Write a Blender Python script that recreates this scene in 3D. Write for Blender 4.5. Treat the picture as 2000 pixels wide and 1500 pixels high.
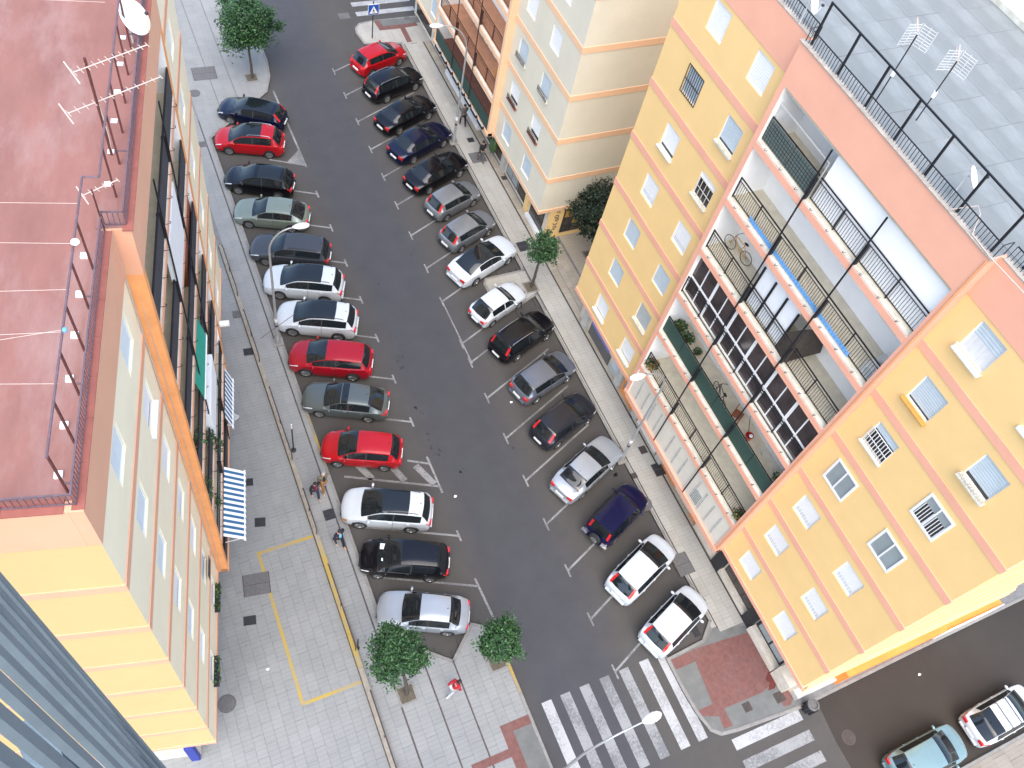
import bpy, bmesh, math, random
import numpy as np
from mathutils import Matrix, Vector

for o in list(bpy.data.objects):
    bpy.data.objects.remove(o, do_unlink=True)
scene = bpy.context.scene
COL = scene.collection
random.seed(7)
rng = np.random.default_rng(7)
R_ = math.radians

# ------------------------------------------------------------------ camera
cam = bpy.data.cameras.new('camera')
cam.sensor_fit = 'HORIZONTAL'
cam.sensor_width = 36.0
cam.lens = 30.6
cam.clip_start = 0.1
cam.clip_end = 2000
cam_o = bpy.data.objects.new('camera', cam)
COL.objects.link(cam_o)
rot = Matrix(((0.90468557, 0.25001867, -0.34501403),
              (-0.39269287, 0.8034752, -0.4474594),
              (0.16533701, 0.54029462, 0.82507297)))
cam_o.matrix_world = Matrix.Translation((0, 0, 40)) @ rot.to_4x4()
scene.camera = cam_o
scene.render.resolution_x = 1024
scene.render.resolution_y = 768

# ------------------------------------------------------------------ light
SUN_EL, SUN_AZ = 60, 203          # azimuth measured from +Y clockwise
w = bpy.data.worlds.new('World')
scene.world = w
w.use_nodes = True
nt = w.node_tree
bg = nt.nodes['Background']
sky = nt.nodes.new('ShaderNodeTexSky')
sky.sky_type = 'NISHITA'
sky.sun_disc = False
sky.sun_elevation = R_(SUN_EL)
sky.sun_rotation = R_(SUN_AZ)
sky.air_density = 1.0
sky.dust_density = 2.0
nt.links.new(sky.outputs[0], bg.inputs[0])
bg.inputs[1].default_value = 0.15
sun = bpy.data.lights.new('sun', 'SUN')
sun.energy = 1.2
sun.angle = R_(70)
sun.color = (1.0, 0.95, 0.87)
sun_o = bpy.data.objects.new('sun', sun)
COL.objects.link(sun_o)
sd = Vector((math.sin(R_(SUN_AZ)) * math.cos(R_(SUN_EL)), math.cos(R_(SUN_AZ)) * math.cos(R_(SUN_EL)), math.sin(R_(SUN_EL))))
sun_o.rotation_euler = sd.to_track_quat('Z', 'Y').to_euler()
sun_o.location = (0, 0, 60)
scene.view_settings.view_transform = 'Standard'
scene.view_settings.look = 'None'
scene.view_settings.exposure = 1.65
scene.view_settings.gamma = 1.0
scene.view_settings.use_curve_mapping = False

# ------------------------------------------------------------------ materials
MATS = {}
def srgb(r, g, b):
    def f(c):
        c /= 255.0
        return c / 12.92 if c <= 0.04045 else ((c + 0.055) / 1.055) ** 2.4
    return (f(r), f(g), f(b))

def mat(name, col, rough=0.7, var=0.12, scale=1.5, bump=0.0, bscale=60.0, metal=0.0, coat=0.0,
        stain=None, stain_amt=0.0, stain_scale=0.6, stretch=(1, 1, 1), spec=0.5, coords='Object'):
    """Principled material with two octaves of tonal noise, optional stains and fine relief."""
    if name in MATS:
        return MATS[name]
    m = bpy.data.materials.new(name)
    m.use_nodes = True
    n, l = m.node_tree.nodes, m.node_tree.links
    b = n['Principled BSDF']
    b.inputs['Roughness'].default_value = rough
    b.inputs['Metallic'].default_value = metal
    b.inputs['Specular IOR Level'].default_value = spec
    if coat:
        b.inputs['Coat Weight'].default_value = coat
        b.inputs['Coat Roughness'].default_value = 0.06
    tc = n.new('ShaderNodeTexCoord')
    mp = n.new('ShaderNodeMapping')
    mp.inputs['Scale'].default_value = stretch
    l.new(tc.outputs[coords], mp.inputs[0])
    if var > 0:
        a = n.new('ShaderNodeTexNoise'); a.inputs['Scale'].default_value = scale; a.inputs['Detail'].default_value = 6
        a.inputs['Roughness'].default_value = 0.65
        l.new(mp.outputs[0], a.inputs[0])
        r = n.new('ShaderNodeMapRange')
        r.inputs[1].default_value = 0.3; r.inputs[2].default_value = 0.7
        r.inputs[3].default_value = 1 - var; r.inputs[4].default_value = 1 + var
        l.new(a.outputs[0], r.inputs[0])
        mx = n.new('ShaderNodeMix'); mx.data_type = 'RGBA'; mx.blend_type = 'MULTIPLY'; mx.inputs[0].default_value = 1
        mx.inputs[6].default_value = (*col, 1)
        l.new(r.outputs[0], mx.inputs[7])
        out = mx.outputs[2]
        if stain:
            s = n.new('ShaderNodeTexNoise'); s.inputs['Scale'].default_value = stain_scale; s.inputs['Detail'].default_value = 8
            s.inputs['Roughness'].default_value = 0.7
            l.new(mp.outputs[0], s.inputs[0])
            r2 = n.new('ShaderNodeMapRange'); r2.inputs[1].default_value = 0.5; r2.inputs[2].default_value = 0.72
            r2.inputs[3].default_value = 0; r2.inputs[4].default_value = stain_amt
            l.new(s.outputs[0], r2.inputs[0])
            m2 = n.new('ShaderNodeMix'); m2.data_type = 'RGBA'
            l.new(r2.outputs[0], m2.inputs[0]); l.new(out, m2.inputs[6]); m2.inputs[7].default_value = (*stain, 1)
            out = m2.outputs[2]
        l.new(out, b.inputs['Base Color'])
    else:
        b.inputs['Base Color'].default_value = (*col, 1)
    if bump:
        c = n.new('ShaderNodeTexNoise'); c.inputs['Scale'].default_value = bscale; c.inputs['Detail'].default_value = 4
        l.new(mp.outputs[0], c.inputs[0])
        bp = n.new('ShaderNodeBump'); bp.inputs['Strength'].default_value = bump; bp.inputs['Distance'].default_value = 0.01
        l.new(c.outputs[0], bp.inputs['Height']); l.new(bp.outputs[0], b.inputs['Normal'])
    MATS[name] = m
    return m

def asphalt(name, lane, bay, fleck=0.25):
    """worn asphalt: a darker, bluer polished driving lane between browner parking bays, aggregate grain, oil stains"""
    m = bpy.data.materials.new(name); m.use_nodes = True
    n, l = m.node_tree.nodes, m.node_tree.links
    b = n['Principled BSDF']; b.inputs['Roughness'].default_value = 0.85
    tc = n.new('ShaderNodeTexCoord'); sp = n.new('ShaderNodeSeparateXYZ'); l.new(tc.outputs['Object'], sp.inputs[0])
    wob = n.new('ShaderNodeTexNoise'); wob.inputs['Scale'].default_value = 0.35; wob.inputs['Detail'].default_value = 5
    l.new(tc.outputs['Object'], wob.inputs[0])
    d1 = n.new('ShaderNodeMath'); d1.operation = 'SUBTRACT'; l.new(sp.outputs[0], d1.inputs[0]); d1.inputs[1].default_value = 13.0
    d2 = n.new('ShaderNodeMath'); d2.operation = 'ABSOLUTE'; l.new(d1.outputs[0], d2.inputs[0])
    d3 = n.new('ShaderNodeMath'); d3.operation = 'MULTIPLY_ADD'; l.new(wob.outputs[0], d3.inputs[0]); d3.inputs[1].default_value = 1.6; l.new(d2.outputs[0], d3.inputs[2])
    rr = n.new('ShaderNodeMapRange'); rr.inputs[1].default_value = 2.2; rr.inputs[2].default_value = 3.9
    l.new(d3.outputs[0], rr.inputs[0])
    mx = n.new('ShaderNodeMix'); mx.data_type = 'RGBA'; l.new(rr.outputs[0], mx.inputs[0])
    mx.inputs[6].default_value = (*lane, 1); mx.inputs[7].default_value = (*bay, 1)
    # broad tone, then aggregate grain
    t = n.new('ShaderNodeTexNoise'); t.inputs['Scale'].default_value = 0.9; t.inputs['Detail'].default_value = 9; t.inputs['Roughness'].default_value = 0.62
    l.new(tc.outputs['Object'], t.inputs[0])
    tr = n.new('ShaderNodeMapRange'); tr.inputs[1].default_value = 0.3; tr.inputs[2].default_value = 0.7; tr.inputs[3].default_value = 0.91; tr.inputs[4].default_value = 1.08
    l.new(t.outputs[0], tr.inputs[0])
    g = n.new('ShaderNodeTexNoise'); g.inputs['Scale'].default_value = 22; g.inputs['Detail'].default_value = 5; g.inputs['Roughness'].default_value = 0.8
    l.new(tc.outputs['Object'], g.inputs[0])
    gr = n.new('ShaderNodeMapRange'); gr.inputs[1].default_value = 0.3; gr.inputs[2].default_value = 0.7; gr.inputs[3].default_value = 1 - fleck; gr.inputs[4].default_value = 1 + fleck
    l.new(g.outputs[0], gr.inputs[0])
    m1 = n.new('ShaderNodeMath'); m1.operation = 'MULTIPLY'; l.new(tr.outputs[0], m1.inputs[0]); l.new(gr.outputs[0], m1.inputs[1])
    # scattered dark drips
    v = n.new('ShaderNodeTexVoronoi'); v.inputs['Scale'].default_value = 0.55; v.inputs['Randomness'].default_value = 1
    l.new(tc.outputs['Object'], v.inputs[0])
    vr = n.new('ShaderNodeMapRange'); vr.inputs[1].default_value = 0.015; vr.inputs[2].default_value = 0.05; vr.inputs[3].default_value = 0.45; vr.inputs[4].default_value = 1
    l.new(v.outputs[0], vr.inputs[0])
    m2 = n.new('ShaderNodeMath'); m2.operation = 'MULTIPLY'; l.new(m1.outputs[0], m2.inputs[0]); l.new(vr.outputs[0], m2.inputs[1])
    mm = n.new('ShaderNodeMix'); mm.data_type = 'RGBA'; mm.blend_type = 'MULTIPLY'; mm.inputs[0].default_value = 1
    l.new(mx.outputs[2], mm.inputs[6]); l.new(m2.outputs[0], mm.inputs[7])
    l.new(mm.outputs[2], b.inputs['Base Color'])
    bp = n.new('ShaderNodeBump'); bp.inputs['Strength'].default_value = 0.5; bp.inputs['Distance'].default_value = 0.01
    l.new(g.outputs[0], bp.inputs['Height']); l.new(bp.outputs[0], b.inputs['Normal'])
    MATS[name] = m
    return m

def slab_mat(name, c1, c2, ribs=True, rib_scale=5.2):
    """ribbed concrete paving: fine cross ribs in relief, tone by piece, grime"""
    m = bpy.data.materials.new(name); m.use_nodes = True
    n, l = m.node_tree.nodes, m.node_tree.links
    b = n['Principled BSDF']; b.inputs['Roughness'].default_value = 0.85
    tc = n.new('ShaderNodeTexCoord'); gm = n.new('ShaderNodeNewGeometry')
    oi = n.new('ShaderNodeObjectInfo')
    ad = n.new('ShaderNodeMath'); ad.operation = 'ADD'; l.new(gm.outputs['Random Per Island'], ad.inputs[0]); l.new(oi.outputs['Random'], ad.inputs[1])
    fr = n.new('ShaderNodeMath'); fr.operation = 'FRACT'; l.new(ad.outputs[0], fr.inputs[0])
    pw = n.new('ShaderNodeMath'); pw.operation = 'POWER'; l.new(fr.outputs[0], pw.inputs[0]); pw.inputs[1].default_value = 1.6
    mx = n.new('ShaderNodeMix'); mx.data_type = 'RGBA'; l.new(pw.outputs[0], mx.inputs[0])
    mx.inputs[6].default_value = (*c1, 1); mx.inputs[7].default_value = (*c2, 1)
    t = n.new('ShaderNodeTexNoise'); t.inputs['Scale'].default_value = 0.7; t.inputs['Detail'].default_value = 9; t.inputs['Roughness'].default_value = 0.66
    l.new(gm.outputs['Position'], t.inputs[0])
    tr = n.new('ShaderNodeMapRange'); tr.inputs[1].default_value = 0.3; tr.inputs[2].default_value = 0.7; tr.inputs[3].default_value = 0.90; tr.inputs[4].default_value = 1.07
    l.new(t.outputs[0], tr.inputs[0])
    sp = n.new('ShaderNodeSeparateXYZ'); l.new(gm.outputs['Position'], sp.inputs[0])
    wv = n.new('ShaderNodeMath'); wv.operation = 'MULTIPLY'; l.new(sp.outputs[1], wv.inputs[0]); wv.inputs[1].default_value = rib_scale
    wf = n.new('ShaderNodeMath'); wf.operation = 'FRACT'; l.new(wv.outputs[0], wf.inputs[0])
    wr = n.new('ShaderNodeMapRange'); wr.inputs[1].default_value = 0.0; wr.inputs[2].default_value = 0.16; wr.inputs[3].default_value = 0; wr.inputs[4].default_value = 1
    l.new(wf.outputs[0], wr.inputs[0])
    # colour drops in the rib grooves
    dr = n.new('ShaderNodeMapRange'); dr.inputs[3].default_value = 0.80 if ribs else 1.0; dr.inputs[4].default_value = 1.0
    l.new(wr.outputs[0], dr.inputs[0])
    ml = n.new('ShaderNodeMath'); ml.operation = 'MULTIPLY'; l.new(tr.outputs[0], ml.inputs[0]); l.new(dr.outputs[0], ml.inputs[1])
    vo = n.new('ShaderNodeTexVoronoi'); vo.inputs['Scale'].default_value = 1.1; l.new(gm.outputs['Position'], vo.inputs[0])
    vr = n.new('ShaderNodeMapRange'); vr.inputs[1].default_value = 0.02; vr.inputs[2].default_value = 0.05; vr.inputs[3].default_value = 0.6; vr.inputs[4].default_value = 1
    l.new(vo.outputs[0], vr.inputs[0])
    m2 = n.new('ShaderNodeMath'); m2.operation = 'MULTIPLY'; l.new(ml.outputs[0], m2.inputs[0]); l.new(vr.outputs[0], m2.inputs[1])
    mm = n.new('ShaderNodeMix'); mm.data_type = 'RGBA'; mm.blend_type = 'MULTIPLY'; mm.inputs[0].default_value = 1
    l.new(mx.outputs[2], mm.inputs[6]); l.new(m2.outputs[0], mm.inputs[7]); l.new(mm.outputs[2], b.inputs['Base Color'])
    bp = n.new('ShaderNodeBump'); bp.inputs['Strength'].default_value = 0.6; bp.inputs['Distance'].default_value = 0.008
    l.new(wr.outputs[0], bp.inputs['Height']); l.new(bp.outputs[0], b.inputs['Normal'])
    MATS[name] = m
    return m

def leaf_mat(name, dark, light):
    m = bpy.data.materials.new(name); m.use_nodes = True
    n, l = m.node_tree.nodes, m.node_tree.links
    b = n['Principled BSDF']; b.inputs['Roughness'].default_value = 0.45
    gm = n.new('ShaderNodeNewGeometry')
    mx = n.new('ShaderNodeMix'); mx.data_type = 'RGBA'
    pw = n.new('ShaderNodeMath'); pw.operation = 'POWER'; pw.inputs[1].default_value = 1.5
    l.new(gm.outputs['Random Per Island'], pw.inputs[0]); l.new(pw.outputs[0], mx.inputs[0])
    mx.inputs[6].default_value = (*dark, 1); mx.inputs[7].default_value = (*light, 1)
    l.new(mx.outputs[2], b.inputs['Base Color'])
    b.inputs['Subsurface Weight'].default_value = 0.0
    MATS[name] = m
    return m

def worn_paint(name, col, under, wear=0.5):
    """road paint worn through to the asphalt in flakes and hairline cracks"""
    m = bpy.data.materials.new(name); m.use_nodes = True
    n, l = m.node_tree.nodes, m.node_tree.links
    b = n['Principled BSDF']; b.inputs['Roughness'].default_value = 0.8
    gm = n.new('ShaderNodeNewGeometry')
    a = n.new('ShaderNodeTexNoise'); a.inputs['Scale'].default_value = 9; a.inputs['Detail'].default_value = 8; a.inputs['Roughness'].default_value = 0.75
    l.new(gm.outputs['Position'], a.inputs[0])
    c = n.new('ShaderNodeTexNoise'); c.inputs['Scale'].default_value = 0.8; c.inputs['Detail'].default_value = 3
    l.new(gm.outputs['Position'], c.inputs[0])
    s = n.new('ShaderNodeMath'); s.operation = 'MULTIPLY_ADD'; l.new(c.outputs[0], s.inputs[0]); s.inputs[1].default_value = 0.7; l.new(a.outputs[0], s.inputs[2])
    r = n.new('ShaderNodeMapRange'); r.inputs[1].default_value = 1.02 - wear * 0.42; r.inputs[2].default_value = 1.16 - wear * 0.42
    l.new(s.outputs[0], r.inputs[0])
    v = n.new('ShaderNodeTexVoronoi'); v.feature = 'DISTANCE_TO_EDGE'; v.inputs['Scale'].default_value = 1.6
    l.new(gm.outputs['Position'], v.inputs[0])
    vr = n.new('ShaderNodeMapRange'); vr.inputs[1].default_value = 0.0; vr.inputs[2].default_value = 0.012; vr.inputs[3].default_value = 0.55; vr.inputs[4].default_value = 0
    l.new(v.outputs[0], vr.inputs[0])
    mxx = n.new('ShaderNodeMath'); mxx.operation = 'MAXIMUM'; l.new(r.outputs[0], mxx.inputs[0]); l.new(vr.outputs[0], mxx.inputs[1])
    mx = n.new('ShaderNodeMix'); mx.data_type = 'RGBA'; l.new(mxx.outputs[0], mx.inputs[0])
    mx.inputs[6].default_value = (*col, 1); mx.inputs[7].default_value = (*under, 1)
    l.new(mx.outputs[2], b.inputs['Base Color'])
    MATS[name] = m
    return m

LANE, BAY = (0.047, 0.0475, 0.053), (0.060, 0.0555, 0.051)
asphalt('asphalt', LANE, BAY)
asphalt('asphalt_side', (0.033, 0.0265, 0.021), (0.030, 0.024, 0.019))
slab_mat('slab_grey', (0.232, 0.237, 0.230), (0.25, 0.253, 0.245))
slab_mat('slab_warm', (0.34, 0.325, 0.285), (0.37, 0.355, 0.315))
slab_mat('slab_small', (0.34, 0.295, 0.225), (0.39, 0.345, 0.275), rib_scale=4.2)
slab_mat('slab_far', (0.22, 0.195, 0.16), (0.25, 0.225, 0.19))
mat('pave_base', (0.17, 0.165, 0.16), 0.9, 0.2, 3)
mat('kerb', (0.22, 0.21, 0.195), 0.85, 0.18, 4, 0.4, 50, stain=(0.14, 0.13, 0.115), stain_amt=0.6, stain_scale=2.2)
mat('groove', (0.085, 0.068, 0.062), 0.9, 0.3, 6)
mat('concrete', (0.13, 0.132, 0.124), 0.85, 0.15, 2.2, 0.3, 40, stain=(0.12, 0.12, 0.112), stain_amt=0.5, stain_scale=1.2)
mat('red_pave', (0.15, 0.066, 0.056), 0.85, 0.22, 5, 0.4, 30, stain=(0.15, 0.095, 0.085), stain_amt=0.6, stain_scale=1.1)
mat('red_pave_dark', (0.11, 0.022, 0.018), 0.85, 0.25, 5, 0.4, 30)
mat('iron', (0.035, 0.035, 0.04), 0.7, 0.25, 9, 0.6, 40, metal=0.3)
mat('iron_brown', (0.055, 0.042, 0.038), 0.75, 0.3, 9, 0.5, 40)
mat('cover_grey', (0.115, 0.112, 0.11), 0.8, 0.2, 6, 0.4, 30)
worn_paint('white_line', (0.235, 0.235, 0.23), (0.13, 0.13, 0.13), 0.55)
worn_paint('white_cross', (0.36, 0.362, 0.36), (0.25, 0.25, 0.25), 0.5)
worn_paint('white_cross_worn', (0.24, 0.243, 0.242), (0.14, 0.142, 0.145), 0.52)
worn_paint('yellow_paint', (0.38, 0.265, 0.055), (0.30, 0.25, 0.15), 0.5)
worn_paint('yellow_kerb', (0.34, 0.23, 0.055), (0.2, 0.19, 0.17), 0.55)
mat('soil', (0.10, 0.085, 0.06), 0.95, 0.35, 8, 0.8, 30)
# buildings
YEL, CRM, COR = (0.83, 0.565, 0.24), (0.87, 0.775, 0.55), (0.80, 0.40, 0.27)
mat('wall_yellow', YEL, 0.8, 0.035, 0.7, 0.25, 120)
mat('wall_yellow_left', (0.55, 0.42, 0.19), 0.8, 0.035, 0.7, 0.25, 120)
mat('wall_cream', CRM, 0.8, 0.05, 0.5, 0.25, 120)
mat('wall_white_bld', (0.66, 0.61, 0.48), 0.8, 0.06, 0.4, 0.25, 120, stain=(0.62, 0.56, 0.42), stain_amt=0.4, stain_scale=0.5)
mat('coral', COR, 0.75, 0.05, 0.8, 0.2, 120)
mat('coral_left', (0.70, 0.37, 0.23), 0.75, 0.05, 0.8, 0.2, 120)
mat('coral_fin', (0.80, 0.34, 0.12), 0.7, 0.12, 1.2, 0.2, 90)
mat('peach', (0.80, 0.50, 0.30), 0.75, 0.05, 0.8, 0.2, 120)
mat('orange_base', (0.80, 0.27, 0.05), 0.7, 0.12, 1.0, 0.2, 60)
mat('white_wall', (0.92, 0.905, 0.87), 0.75, 0.04, 0.8, 0.15, 90)
mat('roof_coping', (0.36, 0.32, 0.27), 0.9, 0.25, 4, 0.4, 40, stain=(0.2, 0.18, 0.15), stain_amt=0.6, stain_scale=2.5)
mat('coping_beige', (0.27, 0.24, 0.195), 0.85, 0.2, 4, 0.3, 40)
mat('shutter_pale', (0.66, 0.72, 0.73), 0.55, 0.05, 3)
mat('oil', (0.012, 0.012, 0.014), 0.5, 0.3, 10)
mat('white_trim', (0.78, 0.78, 0.76), 0.6, 0.05, 2)
mat('beige_panel', (0.68, 0.63, 0.53), 0.6, 0.05, 1.5)
mat('stone', (0.62, 0.565, 0.47), 0.8, 0.12, 2.5, 0.3, 40, stain=(0.42, 0.30, 0.14), stain_amt=0.45, stain_scale=1.6)
mat('stone_grey', (0.44, 0.43, 0.39), 0.85, 0.18, 2.5, 0.4, 40)
mat('ledge', (0.62, 0.59, 0.50), 0.85, 0.18, 3, 0.3, 50, stain=(0.4, 0.36, 0.27), stain_amt=0.5, stain_scale=2.4)
mat('floor_beige', (0.60, 0.54, 0.41), 0.8, 0.12, 3)
mat('floor_terracotta', (0.55, 0.27, 0.15), 0.7, 0.12, 3)
mat('floor_brown', (0.20, 0.09, 0.065), 0.7, 0.15, 3)
mat('roof_red', (0.235, 0.105, 0.085), 0.85, 0.16, 0.8, 0.4, 25, stain=(0.30, 0.185, 0.165), stain_amt=0.9, stain_scale=0.55, stretch=(0.45, 1.2, 1))
mat('roof_tile_red', (0.27, 0.085, 0.062), 0.8, 0.14, 3, 0.3, 30)
mat('roof_grey', (0.185, 0.20, 0.198), 0.9, 0.14, 0.7, 0.5, 30, stain=(0.28, 0.295, 0.30), stain_amt=0.5, stain_scale=0.35, stretch=(0.5, 1.6, 1))
mat('black_metal', (0.022, 0.022, 0.026), 0.5, 0.1, 6, metal=0.4)
mat('brown_metal', (0.06, 0.028, 0.022), 0.55, 0.2, 6, metal=0.3)
mat('rust_metal', (0.10, 0.03, 0.025), 0.65, 0.3, 8)
mat('purple_metal', (0.13, 0.085, 0.10), 0.6, 0.25, 9)
mat('grey_metal', (0.42, 0.43, 0.43), 0.45, 0.08, 4, metal=0.5)
mat('pale_metal', (0.62, 0.62, 0.60), 0.45, 0.05, 4, metal=0.2)
mat('shutter_blue', (0.50, 0.575, 0.61), 0.55, 0.06, 3)
mat('shutter_grey', (0.42, 0.45, 0.44), 0.55, 0.06, 3)
mat('shutter_white', (0.80, 0.80, 0.78), 0.55, 0.04, 3)
mat('sill_ochre', (0.52, 0.27, 0.06), 0.7, 0.12, 3)
mat('sill_red', (0.24, 0.075, 0.035), 0.7, 0.15, 3)
mat('pane_dark', (0.03, 0.027, 0.027), 0.12, 0.3, 2, spec=0.6)
mat('pane_brown', (0.055, 0.042, 0.040), 0.10, 0.5, 1.2, spec=0.7)
mat('pane_grey', (0.28, 0.32, 0.32), 0.12, 0.1, 2, spec=0.6)
mat('curtain', (0.62, 0.62, 0.61), 0.9, 0.2, 6, stretch=(8, 1, 0.3))
mat('mesh_green', (0.026, 0.062, 0.047), 0.75, 0.18, 12, 0.4, 60)
mat('mesh_grid', (0.10, 0.13, 0.115), 0.7, 0.18, 12)
mat('mesh_black', (0.035, 0.036, 0.045), 0.7, 0.25, 16, 0.4, 60)
mat('net_brown', (0.055, 0.042, 0.033), 0.9, 0.25, 6)
mat('fabric_green', (0.02, 0.30, 0.21), 0.85, 0.06, 4)
mat('fabric_white', (0.80, 0.82, 0.82), 0.8, 0.05, 4)
mat('fabric_blue', (0.03, 0.12, 0.24), 0.85, 0.08, 6)
mat('blue_plastic', (0.13, 0.33, 0.62), 0.6, 0.1, 6)
mat('blue_paint', (0.16, 0.20, 0.50), 0.6, 0.08, 4)
mat('navy_paint', (0.02, 0.04, 0.28), 0.6, 0.08, 4)
mat('slat_metal', (0.185, 0.225, 0.245), 0.55, 0.12, 3, 0.15, 60, metal=0.2)
mat('tower_panel', (0.13, 0.175, 0.205), 0.9, 0.2, 5, 0.7, 40)
mat('bark', (0.07, 0.055, 0.045), 0.95, 0.3, 14, 0.8, 40)
leaf_mat('leaf', (0.010, 0.040, 0.012), (0.050, 0.135, 0.035))
leaf_mat('leaf_dark', (0.006, 0.016, 0.008), (0.022, 0.045, 0.018))
leaf_mat('leaf_pot', (0.02, 0.06, 0.02), (0.10, 0.17, 0.05))
leaf_mat('flower_orange', (0.45, 0.06, 0.02), (0.6, 0.22, 0.03))
mat('pot', (0.42, 0.15, 0.06), 0.8, 0.15, 5)
# cars
mat('glass_car', (0.010, 0.013, 0.015), 0.03, 0, spec=0.6)
mat('tyre', (0.018, 0.018, 0.019), 0.85, 0.15, 10)
mat('rim', (0.36, 0.37, 0.38), 0.32, 0.05, 4, metal=0.8)
mat('trim', (0.02, 0.02, 0.022), 0.6, 0.1, 5)
mat('lamp_red', (0.52, 0.015, 0.015), 0.15, 0.1, 8, coat=0.6)
mat('lamp_clear', (0.58, 0.60, 0.62), 0.12, 0.1, 8, coat=0.6)
mat('lamp_amber', (0.62, 0.27, 0.06), 0.15, 0.1, 8, coat=0.6)
mat('plate', (0.72, 0.72, 0.70), 0.5, 0.03, 5)
mat('chrome', (0.62, 0.63, 0.65), 0.2, 0.02, 5, metal=0.9)
mat('skin', (0.52, 0.30, 0.21), 0.6, 0.06, 8)
mat('hair_dark', (0.018, 0.012, 0.01), 0.6, 0.2, 20)
mat('hair_grey', (0.35, 0.31, 0.28), 0.7, 0.2, 20)
mat('rope', (0.50, 0.42, 0.36), 0.8, 0.08, 4)
mat('sign_blue', (0.012, 0.08, 0.36), 0.4, 0.03, 4)
mat('sign_white', (0.78, 0.78, 0.78), 0.4, 0.03, 4)
mat('paper', (0.62, 0.72, 0.74), 0.8, 0.1, 8)
mat('litter', (0.8, 0.8, 0.78), 0.8, 0.1, 8)

def paint(name, col, metal=0.0, rough=0.28):
    return mat('paint_' + name, col, rough, 0.04, 2.0, coat=0.4, metal=metal, spec=0.3)

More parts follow.
